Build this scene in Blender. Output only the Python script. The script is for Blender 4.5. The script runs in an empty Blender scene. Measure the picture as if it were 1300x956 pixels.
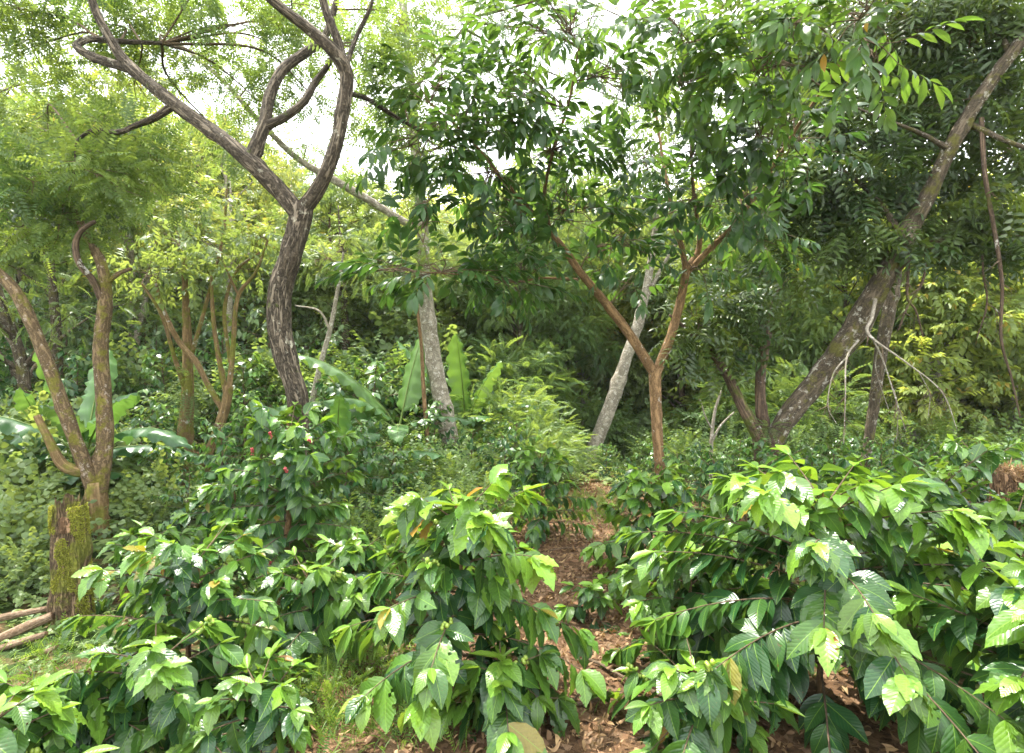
import bpy, math, random
import numpy as np
from mathutils import Matrix, Vector

R = math.radians
rng = np.random.default_rng(7)
random.seed(7)
scene = bpy.context.scene
C = scene.collection

# ------------------------------------------------------------------ camera, sky, sun, exposure
CAM_H, HORIZON, FPX = 1.6, 478.0, 722.0
cam_d = bpy.data.cameras.new('camera')
cam_d.sensor_width = 36.0
cam_d.lens = FPX / 1300.0 * 36.0
cam_d.clip_start = 0.05
cam_d.clip_end = 2000
cam = bpy.data.objects.new('camera', cam_d)
cam.location = (0, 0, CAM_H)
cam.rotation_euler = (R(90), 0, 0)
C.objects.link(cam)
scene.camera = cam

SUN_EL, SUN_AZ = R(70), R(315)       # azimuth clockwise from +Y (view direction): high, ahead and to the left
world = bpy.data.worlds.new('World')
scene.world = world
world.use_nodes = True
wn = world.node_tree
wn.nodes.clear()
w_out = wn.nodes.new('ShaderNodeOutputWorld')
w_bg = wn.nodes.new('ShaderNodeBackground')
w_sky = wn.nodes.new('ShaderNodeTexSky')
w_sky.sky_type = 'NISHITA'
w_sky.sun_disc = False
w_sky.sun_elevation = SUN_EL
w_sky.sun_rotation = SUN_AZ
w_sky.air_density = 1.0
w_sky.dust_density = 3.5
w_sky.ozone_density = 1.0
# thin bright cloud over the whole sky
w_tc = wn.nodes.new('ShaderNodeTexCoord')
w_no = wn.nodes.new('ShaderNodeTexNoise')
w_no.inputs['Scale'].default_value = 2.2
w_no.inputs['Detail'].default_value = 7
w_rmp = wn.nodes.new('ShaderNodeMapRange')
w_rmp.inputs['From Min'].default_value = 0.30
w_rmp.inputs['From Max'].default_value = 0.55
w_rmp.inputs['To Min'].default_value = 0.35
w_rmp.inputs['To Max'].default_value = 0.92
w_mix = wn.nodes.new('ShaderNodeMix')
w_mix.data_type = 'RGBA'
w_mix.inputs['B'].default_value = (13.0, 13.2, 13.4, 1)
wn.links.new(w_tc.outputs['Generated'], w_no.inputs['Vector'])
wn.links.new(w_no.outputs['Fac'], w_rmp.inputs['Value'])
wn.links.new(w_rmp.outputs['Result'], w_mix.inputs['Factor'])
wn.links.new(w_sky.outputs['Color'], w_mix.inputs['A'])
wn.links.new(w_mix.outputs['Result'], w_bg.inputs['Color'])
w_bg.inputs['Strength'].default_value = 0.15
wn.links.new(w_bg.outputs['Background'], w_out.inputs['Surface'])

sun_d = bpy.data.lights.new('sun', 'SUN')
sun_d.energy = 5.0
sun_d.angle = R(0.6)
sun_d.color = (1.0, 0.955, 0.87)
sun = bpy.data.objects.new('sun', sun_d)
sdir = Vector((math.sin(SUN_AZ) * math.cos(SUN_EL), math.cos(SUN_AZ) * math.cos(SUN_EL), math.sin(SUN_EL)))
sun.rotation_euler = (-sdir).to_track_quat('-Z', 'Y').to_euler()
sun.location = sdir * 60
C.objects.link(sun)

scene.view_settings.view_transform = 'Standard'
scene.view_settings.look = 'None'
scene.view_settings.exposure = 1.4
scene.view_settings.gamma = 1.0
scene.render.engine = 'CYCLES'
cy = scene.cycles
cy.max_bounces = 7
cy.diffuse_bounces = 4
cy.glossy_bounces = 2
cy.transmission_bounces = 4
cy.transparent_max_bounces = 4
cy.volume_bounces = 0
cy.caustics_reflective = False
cy.caustics_refractive = False
cy.use_adaptive_sampling = True
cy.adaptive_threshold = 0.02
cy.use_denoising = True


# ------------------------------------------------------------------ pixel helpers and terrain
def smooth(a, b, x):
    t = np.clip((np.asarray(x, float) - a) / (b - a), 0, 1)
    return t * t * (3 - 2 * t)


def P(px, py, d):
    """A point of the photograph (1300 px wide) at depth d metres."""
    return np.array([(px - 650.0) / FPX * d, d, CAM_H + (HORIZON - py) / FPX * d])


def vnoise(x, y, s=1.0):
    return (np.sin(x * 1.7 * s + 1.3) * np.cos(y * 1.3 * s - .4) + .5 * np.sin(x * 3.1 * s + y * 2.3 * s + 2.) + .3 * np.cos(y * 5.3 * s - x * 4.1 * s)) / 1.8


def ground_z(x, y):
    x = np.asarray(x, float)
    y = np.asarray(y, float)
    left = 1 - smooth(-6, 3, x - (y - 10) * 0.10)
    hill = 0.42 * np.clip(y - 8.5, 0, None)
    hill = 12.5 * (1 - np.exp(-hill / 11.0))
    right = -0.07 * np.clip(y - 7, 0, 16) + 0.27 * np.clip(y - 24, 0, 60) * smooth(24, 34, y) * (0.55 + 0.45 * smooth(-4, 20, x))
    z = left * hill + (1 - left) * right
    z = z + 0.03 * vnoise(x, y, 1.3) * smooth(1, 4, y) + 0.25 * vnoise(x, y, .25) * smooth(10, 25, y)
    return z


def path_x(y):
    return 0.36 + 0.07 * (np.asarray(y) - 2.0) + 0.08 * np.sin(np.asarray(y) * 0.9)


# ------------------------------------------------------------------ mesh helpers
def build(name, V, Q, mat, parent=None, tint=None, uv=None, ring=None, smooth_sh=True, kind=None, link=True):
    V = np.asarray(V, np.float32)
    Q = np.asarray(Q, np.int32)
    me = bpy.data.meshes.new(name)
    n, m = len(V), len(Q)
    me.vertices.add(n)
    me.vertices.foreach_set('co', V.ravel())
    me.loops.add(m * 4)
    me.loops.foreach_set('vertex_index', Q.ravel())
    me.polygons.add(m)
    me.polygons.foreach_set('loop_start', np.arange(0, m * 4, 4, dtype=np.int32))
    me.polygons.foreach_set('use_smooth', np.full(m, smooth_sh))
    if tint is not None:
        a = me.attributes.new('tint', 'FLOAT', 'POINT')
        a.data.foreach_set('value', np.asarray(tint, np.float32))
    if uv is not None:
        l = me.uv_layers.new(name='UVMap')
        l.data.foreach_set('uv', np.asarray(uv, np.float32)[Q.ravel()].ravel())
    if ring is not None and ring.any():
        a = me.attributes.new('ring', 'FLOAT_VECTOR', 'POINT')
        a.data.foreach_set('vector', np.asarray(ring, np.float32).ravel())
    me.materials.append(mat)
    me.update(calc_edges=True)
    if not link:
        return me
    o = bpy.data.objects.new(name, me)
    C.objects.link(o)
    if parent is not None:
        o.parent = parent
    if kind:
        o['kind'] = kind
    return o


def put(name, me, parent=None, M=None, kind=None):
    o = bpy.data.objects.new(name, me)
    C.objects.link(o)
    if parent is not None:
        o.parent = parent
    if M is not None:
        o.matrix_basis = M
    if kind:
        o['kind'] = kind
    return o


def thing(name, label, cat, loc=(0, 0, 0), rz=0.0, group=None, sc=1.0):
    o = bpy.data.objects.new(name, None)
    o.empty_display_size = 0.2
    C.objects.link(o)
    o.location = [float(v) for v in loc]
    o.rotation_euler = (0, 0, rz)
    o.scale = (sc, sc, sc)
    o['label'] = label
    o['category'] = cat
    if group:
        o['group'] = group
    return o


class Acc:
    """Collects quads into one mesh."""
    def __init__(self):
        self.V, self.Q, self.T, self.U, self.B, self.n = [], [], [], [], [], 0

    def add(self, V, Q, T=None, U=None, B=None):
        V = np.asarray(V, float).reshape(-1, 3)
        self.V.append(V)
        self.Q.append(np.asarray(Q, np.int64).reshape(-1, 4) + self.n)
        self.T.append(np.zeros(len(V)) if T is None else np.broadcast_to(np.asarray(T, float), (len(V),)))
        self.U.append(np.zeros((len(V), 2)) if U is None else U)
        self.B.append(np.zeros((len(V), 3)) if B is None else B)
        self.n += len(V)

    def build(self, name, mat, parent=None, off=None, **k):
        V = np.concatenate(self.V)
        if off is not None:
            V = V - np.asarray(off)
        return build(name, V, np.concatenate(self.Q), mat, parent, tint=np.concatenate(self.T), uv=np.concatenate(self.U), ring=np.concatenate(self.B), **k)


def norm(v):
    v = np.asarray(v, float)
    return v / np.maximum(np.linalg.norm(v, axis=-1, keepdims=True), 1e-9)


def catmull(pts, step):
    """Smooth resampling of rows (x, y, z, r ...)."""
    p = np.asarray(pts, float)
    if len(p) == 2:
        p = np.array([p[0], (p[0] + p[1]) / 2, p[1]])
    e = np.concatenate([[2 * p[0] - p[1]], p, [2 * p[-1] - p[-2]]])
    out = []
    for i in range(len(p) - 1):
        a, b, c, d = e[i:i + 4]
        n = max(1, int(np.linalg.norm(c[:3] - b[:3]) / step))
        for t in np.arange(n) / n:
            out.append(.5 * (2 * b + (c - a) * t + (2 * a - 5 * b + 4 * c - d) * t * t + (3 * b - a - 3 * c + d) * t ** 3))
    out.append(p[-1])
    return np.array(out)


def tube(acc, pts, ns=8, step=0.08, rough=0.0, cap=True, seed=0, resample=True):
    """Tapered tube through rows (x, y, z, radius) with rough bark relief."""
    p = catmull(pts, step) if resample else np.asarray(pts, float)
    c, r = p[:, :3], np.maximum(p[:, 3], 0.0006)
    t = norm(np.gradient(c, axis=0))
    u = np.array([1.0, 0, 0]) if abs(t[0][0]) < .8 else np.array([0, 1.0, 0])
    n = len(c)
    ang = np.linspace(0, 2 * math.pi, ns, endpoint=False)
    V = np.zeros((n, ns, 3))
    U = np.zeros((n, ns, 2))
    B = np.zeros((n, ns, 3))
    B[:, :, 0], B[:, :, 1] = np.cos(ang) + seed, np.sin(ang)
    ln = np.concatenate([[0], np.cumsum(np.linalg.norm(np.diff(c, axis=0), axis=1))])
    kn = np.random.default_rng(int(abs(seed) * 1000) + n)
    knots = [(kn.random() * ln[-1], kn.random() * 6.283, kn.uniform(.12, .32), kn.uniform(.35, .9)) for _ in range(int(ln[-1] / .28))] if rough and ns >= 12 else []
    for i in range(n):
        u = norm(u - t[i] * np.dot(u, t[i]))
        w = np.cross(t[i], u)
        rr = r[i] * np.ones(ns)
        if rough:
            s = ln[i]
            rr = rr * (1 + rough * (np.sin(ang * 3 + s * 2.1 + seed) * .5 + np.sin(ang * 2 - s * 5.3 + seed * 2) * .5 + .6 * np.sin(ang * 7 + 1.5 * math.sin(s * 6 + seed)) + .35 * math.sin(s * 11 + seed) + .5 * np.sin(ang * 4 + s * 17 + seed)))
            for (ks, ka, kh, kw) in knots:
                ds = (ln[i] - ks) / max(.03, r[i])
                if abs(ds) < 2.5:
                    da = np.abs((ang - ka + math.pi) % (2 * math.pi) - math.pi)
                    rr = rr + r[i] * kh * np.exp(-(ds / .8) ** 2 - (da / kw) ** 2)
        V[i] = c[i] + rr[:, None] * (np.cos(ang)[:, None] * u + np.sin(ang)[:, None] * w)
        U[i, :, 0] = ang / (2 * math.pi)
        U[i, :, 1] = ln[i]
        B[i, :, 2] = ln[i] + .013
    i, j = np.meshgrid(np.arange(n - 1), np.arange(ns), indexing='ij')
    a = i * ns + j
    b = i * ns + (j + 1) % ns
    Q = np.stack([a, b, b + ns, a + ns], -1).reshape(-1, 4)
    V = V.reshape(-1, 3)
    U = U.reshape(-1, 2)
    if cap and ns % 2 == 0:
        top = (n - 1) * ns
        k = np.arange(ns // 2 - 1)
        Q = np.concatenate([Q, np.stack([top + k, top + k + 1, top + ns - 2 - k, top + ns - 1 - k], -1)])
    acc.add(V, Q, 0, U, B.reshape(-1, 3))
    return p


# leaf templates: V (x across, y along, z up), Q quads, uv
def leaf_tpl(L, W, rows=6, cols=2, fold=.18, curl=.25, wave=0.0, peak=.45, k=5.5, ph=0.0, twist=0.0, corr=0.0):
    V, U = [], []
    for i in range(rows + 1):
        v = i / rows
        f = (math.sin(math.pi * v ** (math.log(.5) / math.log(peak)))) ** .85 if 0 < v < 1 else 0
        f = max(f * (1 - .25 * max(0, v - .75) / .25), .025)
        for j in range(-cols, cols + 1):
            x = j / cols
            xx = x * f * W / 2
            z = fold * abs(xx) - curl * L * v * v + wave * W * math.sin(v * 2 * math.pi * k + ph + (1.1 if x > 0 else 0)) * x * x * f
            if corr and 0 < i < rows:
                z += corr * W * (1 if (i + abs(j)) % 2 else -1) * (0.0 if j == 0 else 1) * f
            z += twist * xx * v
            V.append((xx, L * (v - curl * .35 * v * v * v), z))
            U.append((.5 + x / 2 * f, v))
    n = 2 * cols + 1
    Q = [(i * n + j, i * n + j + 1, (i + 1) * n + j + 1, (i + 1) * n + j) for i in range(rows) for j in range(n - 1)]
    return np.array(V), np.array(Q), np.array(U)


def quad_leaf(L, W, fold=.2, curl=.15):
    V = np.array([(0, 0, 0), (W / 2, L * .45, fold * W / 2), (0, L, -curl * L), (-W / 2, L * .45, fold * W / 2)])
    return V, np.array([(0, 1, 2, 3)]), np.array([(.5, 0), (1, .45), (.5, 1), (0, .45)])


def frames(d, n):
    d = norm(d)
    x = norm(np.cross(d, n))
    z = np.cross(x, d)
    return np.stack([x, d, z], -1)            # columns


def scatter(acc, tpls, pos, d, n, sc, tint):
    """Every template copy in one go: pos, d, n (N,3), sc (N,), tint (N,)."""
    pos, d, n = np.asarray(pos), np.asarray(d), np.asarray(n)
    which = rng.integers(0, len(tpls), len(pos))
    F = frames(d, n)
    for w, (V, Q, U) in enumerate(tpls):
        s = which == w
        N = int(s.sum())
        if not N:
            continue
        W = np.einsum('nij,vj->nvi', F[s], V) * np.asarray(sc)[s][:, None, None] + pos[s][:, None, :]
        nv = len(V)
        QQ = (Q[None] + (np.arange(N) * nv)[:, None, None]).reshape(-1, 4)
        acc.add(W.reshape(-1, 3), QQ, np.repeat(np.asarray(tint)[s], nv), np.tile(U, (N, 1)))


def compose(base, parts):
    """Template made of copies: parts = list of (pos, dir, nrm, scale) of the base template."""
    a = Acc()
    p = [np.array(v) for v in zip(*[(q[0], q[1], q[2]) for q in parts])]
    V, Q, U = base
    F = frames(p[1], p[2])
    for i in range(len(parts)):
        a.add((F[i] @ V.T).T * parts[i][3] + p[0][i], Q, 0, U)
    return a


def strip(a, p, q, w):
    p, q = np.array(p, float), np.array(q, float)
    a.add([p + (w, 0, 0), p - (w, 0, 0), q - (w * .5, 0, 0), q + (w * .5, 0, 0)], [(0, 1, 2, 3)], 0, np.full((4, 2), .5))


def tpl_of(a):
    return np.concatenate(a.V), np.concatenate(a.Q), np.concatenate(a.U)


def pinnate(L=.24, pairs=9, ll=.045, lw=.018, droop=.25, seed=0, base=None):
    r = random.Random(seed)
    parts = []
    f = lambda t: (0, L * t, -droop * L * t * t)
    for k in range(pairs):
        t = .12 + .86 * k / (pairs - 1)
        s = .75 + .35 * math.sin(math.pi * min(1, t * .9 + .1)) + r.uniform(-.06, .06)
        for side in (-1, 1):
            parts.append((f(t), (side * .95, .32 + r.uniform(-.1, .1), -.15 + r.uniform(-.2, .1)), (r.uniform(-.2, .2), 0, 1), s))
    parts.append((f(1), (0, 1, -.3), (0, 0, 1), .9))
    a = compose(base or quad_leaf(ll, lw), parts)
    strip(a, f(0), f(.5), .0018)
    strip(a, f(.5), f(1), .0013)
    return tpl_of(a)


def twig_parts(L=.3, n=8, seed=0, up=.2, droop=.3, whorl=.5):
    r = random.Random(seed)
    parts = []
    for k in range(n):
        t = .15 + .85 * k / max(1, n - 1)
        side = 1 if k % 2 else -1
        out = .85 - .5 * t * whorl
        parts.append(((0, L * t, -droop * .3 * L * t * t), (side * out + r.uniform(-.25, .25), .5 + .5 * t + r.uniform(-.2, .2), -droop + r.uniform(-.25, .2)), (r.uniform(-.3, .3), -.2, 1), r.uniform(.75, 1.1)))
    parts.append(((0, L, -droop * .3 * L), (r.uniform(-.2, .2), 1, -droop * .5), (0, 0, 1), .9))
    return parts


def twig(base, L=.3, n=8, seed=0, **k):
    a = compose(base, twig_parts(L, n, seed, **k))
    strip(a, (0, 0, 0), (0, L * .6, -.02 * L), .0025)
    strip(a, (0, L * .6, -.02 * L), (0, L, -.08 * L), .0018)
    return tpl_of(a)


def blob_points(c, r, n, shell=.45):
    """Random points in an ellipsoid, more towards its outside."""
    v = norm(rng.normal(size=(n, 3)))
    rad = (shell + (1 - shell) * rng.random(n)) ** .8
    return np.asarray(c) + v * rad[:, None] * np.asarray(r), v


# ------------------------------------------------------------------ materials
def new_mat(name):
    m = bpy.data.materials.new(name)
    m.use_nodes = True
    m.node_tree.nodes.clear()
    nt = m.node_tree
    out = nt.nodes.new('ShaderNodeOutputMaterial')
    return m, nt, out


def N(nt, t, **k):
    n = nt.nodes.new(t)
    for a, b in k.items():
        setattr(n, a, b)
    return n


def math_n(nt, op, a, b=None, clamp=False):
    n = N(nt, 'ShaderNodeMath', operation=op, use_clamp=clamp)
    for i, v in enumerate((a, b)):
        if v is None:
            continue
        if isinstance(v, (int, float)):
            n.inputs[i].default_value = v
        else:
            nt.links.new(v, n.inputs[i])
    return n.outputs[0]


def mixc(nt, fac, a, b):
    n = N(nt, 'ShaderNodeMix', data_type='RGBA')
    for s, v in ((n.inputs['Factor'], fac), (n.inputs['A'], a), (n.inputs['B'], b)):
        if isinstance(v, (int, float)):
            s.default_value = v
        elif isinstance(v, tuple):
            s.default_value = (*v, 1) if len(v) == 3 else v
        else:
            nt.links.new(v, s)
    return n.outputs['Result']


def mat_leaf(name, old, young, rough=.35, trans=.35, veins=False, source='attr', spec=.5, warm=None, dead=None):
    m, nt, out = new_mat(name)
    L = nt.links.new
    if source == 'object':
        oi = N(nt, 'ShaderNodeObjectInfo')
        sp = N(nt, 'ShaderNodeSeparateColor')
        L(oi.outputs['Color'], sp.inputs[0])
        tint, rnd = sp.outputs[0], oi.outputs['Random']
    else:
        at = N(nt, 'ShaderNodeAttribute', attribute_name='tint')
        geo = N(nt, 'ShaderNodeNewGeometry')
        tint, rnd = at.outputs['Fac'], geo.outputs['Random Per Island']
        oi = N(nt, 'ShaderNodeObjectInfo')
        tint = math_n(nt, 'ADD', tint, math_n(nt, 'MULTIPLY', math_n(nt, 'SUBTRACT', oi.outputs['Random'], .5), .25), True)
    t2 = math_n(nt, 'ADD', tint, math_n(nt, 'MULTIPLY', math_n(nt, 'SUBTRACT', rnd, .5), .3), True)
    col = mixc(nt, t2, old, young)
    if source == 'object' and warm:
        col = mixc(nt, sp.outputs[1], col, warm)       # bronze flush or yellowing leaves
    elif warm:
        col = mixc(nt, math_n(nt, 'GREATER_THAN', rnd, .975), col, warm)
    tc = N(nt, 'ShaderNodeTexCoord')
    no = N(nt, 'ShaderNodeTexNoise')
    no.inputs['Scale'].default_value = 18 if veins else 3
    no.inputs['Detail'].default_value = 3
    L(tc.outputs['Object'], no.inputs['Vector'])
    hv = N(nt, 'ShaderNodeHueSaturation')
    L(math_n(nt, 'ADD', .70, math_n(nt, 'MULTIPLY', no.outputs['Fac'], .6)), hv.inputs['Value'])
    L(math_n(nt, 'ADD', .49, math_n(nt, 'MULTIPLY', rnd, .02)), hv.inputs['Hue'])
    L(col, hv.inputs['Color'])
    col = hv.outputs['Color']
    pr = N(nt, 'ShaderNodeBsdfPrincipled')
    tr = N(nt, 'ShaderNodeBsdfTranslucent')
    if veins:
        uv = N(nt, 'ShaderNodeSeparateXYZ')
        L(tc.outputs['UV'], uv.inputs[0])
        au = math_n(nt, 'ABSOLUTE', math_n(nt, 'SUBTRACT', uv.outputs[0], .5))
        wv = math_n(nt, 'SINE', math_n(nt, 'MULTIPLY', math_n(nt, 'SUBTRACT', uv.outputs[1], math_n(nt, 'MULTIPLY', au, .55)), 62.0))
        wv = math_n(nt, 'POWER', math_n(nt, 'ADD', math_n(nt, 'MULTIPLY', wv, .5), .5), .6)
        rib = math_n(nt, 'LESS_THAN', au, .016)
        h = math_n(nt, 'SUBTRACT', wv, math_n(nt, 'MULTIPLY', rib, 1.5))
        bp = N(nt, 'ShaderNodeBump')
        bp.inputs['Strength'].default_value = .22
        bp.inputs['Distance'].default_value = .003
        L(h, bp.inputs['Height'])
        L(bp.outputs['Normal'], pr.inputs['Normal'])
        L(bp.outputs['Normal'], tr.inputs['Normal'])
        vein = math_n(nt, 'MULTIPLY', math_n(nt, 'LESS_THAN', wv, .12), .10)
        col = mixc(nt, math_n(nt, 'MAXIMUM', math_n(nt, 'MULTIPLY', rib, .6), vein), col, (min(1, young[0] * 1.1), min(1, young[1] * 1.1), young[2] * 1.3))
        sp_no = N(nt, 'ShaderNodeTexNoise')            # brown nibbles and blotches
        sp_no.inputs['Scale'].default_value = 30
        L(tc.outputs['Object'], sp_no.inputs['Vector'])
        spot = math_n(nt, 'MULTIPLY', math_n(nt, 'GREATER_THAN', sp_no.outputs['Fac'], .70), .7)
        col = mixc(nt, spot, col, (.10, .06, .02))
    L(col, pr.inputs['Base Color'])
    rn = math_n(nt, 'ADD', rough - .08, math_n(nt, 'MULTIPLY', no.outputs['Fac'], .16))
    L(rn, pr.inputs['Roughness'])
    pr.inputs['Specular IOR Level'].default_value = spec
    g = N(nt, 'ShaderNodeGamma')
    g.inputs['Gamma'].default_value = .8
    L(col, g.inputs['Color'])
    ty = mixc(nt, .55, g.outputs['Color'], (.30, .42, .02))
    tm = N(nt, 'ShaderNodeMix', data_type='RGBA', blend_type='MULTIPLY')
    tm.inputs['Factor'].default_value = 1
    L(g.outputs['Color'], tm.inputs['A'])
    tm.inputs['B'].default_value = (1.5, 1.35, .55, 1)
    L(tm.outputs['Result'], tr.inputs['Color'])
    mx = N(nt, 'ShaderNodeMixShader')
    mx.inputs['Fac'].default_value = trans
    L(pr.outputs[0], mx.inputs[1])
    L(tr.outputs[0], mx.inputs[2])
    L(mx.outputs[0], out.inputs['Surface'])
    return m


def mat_bark(name, c1, c2, lichen=(.5, .48, .42), lich=.0, moss=(.10, .14, .02), mossy=.0, scale=1.0, furrow=1.0, bump=.6):
    m, nt, out = new_mat(name)
    L = nt.links.new
    tc = N(nt, 'ShaderNodeTexCoord')
    mp = N(nt, 'ShaderNodeMapping')
    mp.inputs['Scale'].default_value = (2.6 * furrow, 2.6 * furrow, 3.6 * scale)
    ra = N(nt, 'ShaderNodeAttribute', attribute_name='ring')
    L(ra.outputs['Vector'], mp.inputs['Vector'])
    # furrows along the stem, driven by the wood's own coordinates
    n1 = N(nt, 'ShaderNodeTexNoise')
    n1.inputs['Scale'].default_value = 1.0
    n1.inputs['Detail'].default_value = 6
    n1.inputs['Roughness'].default_value = .65
    n1.inputs['Distortion'].default_value = .6
    L(mp.outputs[0], n1.inputs['Vector'])
    n2 = N(nt, 'ShaderNodeTexNoise')
    n2.inputs['Scale'].default_value = 28 * scale
    n2.inputs['Detail'].default_value = 5
    L(tc.outputs['Object'], n2.inputs['Vector'])
    n3 = N(nt, 'ShaderNodeTexNoise')
    n3.inputs['Scale'].default_value = 6 * scale
    n3.inputs['Detail'].default_value = 6
    n3.inputs['Roughness'].default_value = .7
    L(tc.outputs['Object'], n3.inputs['Vector'])
    n4 = N(nt, 'ShaderNodeTexNoise')
    n4.inputs['Scale'].default_value = 3.1 * scale
    n4.inputs['Detail'].default_value = 7
    n4.inputs['Roughness'].default_value = .7
    mp4 = N(nt, 'ShaderNodeMapping')
    mp4.inputs['Location'].default_value = (7.3, 2.1, 4.4)
    L(tc.outputs['Object'], mp4.inputs['Vector'])
    L(mp4.outputs[0], n4.inputs['Vector'])

    def rng_(v, a, b):
        r = N(nt, 'ShaderNodeMapRange')
        r.inputs['From Min'].default_value = a
        r.inputs['From Max'].default_value = b
        L(v, r.inputs['Value'])
        return r.outputs[0]
    col = mixc(nt, rng_(n1.outputs['Fac'], .38, .60), c1, c2)
    crk = rng_(math_n(nt, 'ABSOLUTE', math_n(nt, 'SUBTRACT', n1.outputs['Fac'], .5)), 0, .05)
    col = mixc(nt, math_n(nt, 'MULTIPLY', math_n(nt, 'SUBTRACT', 1.0, crk), min(1, bump) * .8), col, tuple(v * .35 for v in c1))
    col = mixc(nt, math_n(nt, 'MULTIPLY', rng_(n2.outputs['Fac'], .5, .75), .5), col, tuple(v * 1.5 for v in c2))
    if lich:
        col = mixc(nt, math_n(nt, 'MULTIPLY', rng_(n3.outputs['Fac'], .66 - lich * .3, .70 - lich * .3), .9), col, lichen)
    if mossy:
        col = mixc(nt, math_n(nt, 'MULTIPLY', rng_(n4.outputs['Fac'], .68 - mossy * .32, .76 - mossy * .32), .92), col, mixc(nt, n2.outputs['Fac'], tuple(v * .5 for v in moss), tuple(v * 1.7 for v in moss)))
    pr = N(nt, 'ShaderNodeBsdfPrincipled')
    L(col, pr.inputs['Base Color'])
    pr.inputs['Roughness'].default_value = .9
    pr.inputs['Specular IOR Level'].default_value = .2
    bp = N(nt, 'ShaderNodeBump')
    bp.inputs['Strength'].default_value = bump
    bp.inputs['Distance'].default_value = .035
    L(math_n(nt, 'ADD', math_n(nt, 'ADD', n1.outputs['Fac'], math_n(nt, 'MULTIPLY', crk, .5)), math_n(nt, 'MULTIPLY', n2.outputs['Fac'], .4)), bp.inputs['Height'])
    L(bp.outputs['Normal'], pr.inputs['Normal'])
    L(pr.outputs[0], out.inputs['Surface'])
    return m


def mat_plain(name, col, rough=.6, spec=.3, var=.25, scale=20):
    m, nt, out = new_mat(name)
    tc = N(nt, 'ShaderNodeTexCoord')
    no = N(nt, 'ShaderNodeTexNoise')
    no.inputs['Scale'].default_value = scale
    nt.links.new(tc.outputs['Object'], no.inputs['Vector'])
    c = mixc(nt, no.outputs['Fac'], tuple(v * (1 - var) for v in col), tuple(min(1, v * (1 + var)) for v in col))
    pr = N(nt, 'ShaderNodeBsdfPrincipled')
    nt.links.new(c, pr.inputs['Base Color'])
    pr.inputs['Roughness'].default_value = rough
    pr.inputs['Specular IOR Level'].default_value = spec
    nt.links.new(pr.outputs[0], out.inputs['Surface'])
    return m


def mat_ground():
    m, nt, out = new_mat('soil_and_litter')
    L = nt.links.new
    tc = N(nt, 'ShaderNodeTexCoord')

    def noise(s, d=6, r=.6, dist=0):
        n = N(nt, 'ShaderNodeTexNoise')
        n.inputs['Scale'].default_value = s
        n.inputs['Detail'].default_value = d
        n.inputs['Roughness'].default_value = r
        n.inputs['Distortion'].default_value = dist
        L(tc.outputs['Object'], n.inputs['Vector'])
        return n.outputs['Fac']

    def rg(v, a, b):
        r = N(nt, 'ShaderNodeMapRange')
        r.inputs['From Min'].default_value = a
        r.inputs['From Max'].default_value = b
        L(v, r.inputs['Value'])
        return r.outputs[0]
    a, b, c = noise(3.0), noise(26, 6, .7), noise(.9, 5)
    vo = N(nt, 'ShaderNodeTexVoronoi')
    vo.inputs['Scale'].default_value = 22
    L(tc.outputs['Object'], vo.inputs['Vector'])
    col = mixc(nt, rg(b, .35, .65), (.035, .02, .011), (.17, .10, .05))
    sp = N(nt, 'ShaderNodeSeparateColor')
    L(vo.outputs['Color'], sp.inputs[0])
    col = mixc(nt, math_n(nt, 'MULTIPLY', rg(sp.outputs[0], .45, 1.0), .8), col, (.24, .135, .075))
    col = mixc(nt, math_n(nt, 'MULTIPLY', rg(sp.outputs[1], .75, 1.0), .7), col, (.34, .22, .13))
    # green weeds where nobody walks
    gx = N(nt, 'ShaderNodeSeparateXYZ')
    L(tc.outputs['Object'], gx.inputs[0])
    off = math_n(nt, 'ABSOLUTE', math_n(nt, 'SUBTRACT', gx.outputs[0], math_n(nt, 'ADD', .3, math_n(nt, 'MULTIPLY', gx.outputs[1], .07))))
    wk = math_n(nt, 'MULTIPLY', rg(off, 1.3, 2.6), 1.0)
    far = rg(gx.outputs[1], 8.5, 12)
    g = math_n(nt, 'MAXIMUM', math_n(nt, 'MULTIPLY', wk, rg(a, .40, .52)), math_n(nt, 'MULTIPLY', far, rg(a, .2, .3)), True)
    col = mixc(nt, g, col, mixc(nt, b, (.015, .035, .01), (.07, .11, .025)))
    pr = N(nt, 'ShaderNodeBsdfPrincipled')
    L(col, pr.inputs['Base Color'])
    pr.inputs['Roughness'].default_value = .95
    pr.inputs['Specular IOR Level'].default_value = .15
    bp = N(nt, 'ShaderNodeBump')
    bp.inputs['Strength'].default_value = .9
    bp.inputs['Distance'].default_value = .04
    L(math_n(nt, 'ADD', b, math_n(nt, 'MULTIPLY', sp.outputs[0], .5)), bp.inputs['Height'])
    L(bp.outputs['Normal'], pr.inputs['Normal'])
    L(pr.outputs[0], out.inputs['Surface'])
    return m


M = {}
M['ground'] = mat_ground()
M['coffee_obj'] = mat_leaf('coffee_leaf_surface', (.017, .066, .019), (.18, .33, .03), rough=.33, trans=.32, veins=True, source='object', warm=(.36, .15, .04), spec=.55)
M['coffee'] = mat_leaf('coffee_foliage_surface', (.022, .078, .024), (.15, .27, .04), rough=.32, trans=.28)
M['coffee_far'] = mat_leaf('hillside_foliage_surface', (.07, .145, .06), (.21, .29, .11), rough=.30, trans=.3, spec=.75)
M['pinnate'] = mat_leaf('feathery_foliage_surface', (.055, .12, .035), (.15, .22, .055), rough=.5, trans=.48)
M['big'] = mat_leaf('glossy_foliage_surface', (.022, .066, .017), (.09, .18, .03), rough=.36, trans=.42)
M['big_obj'] = mat_leaf('glossy_leaf_surface', (.022, .066, .017), (.09, .18, .03), rough=.36, trans=.42, source='object', warm=(.35, .2, .03), veins=True)
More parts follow.
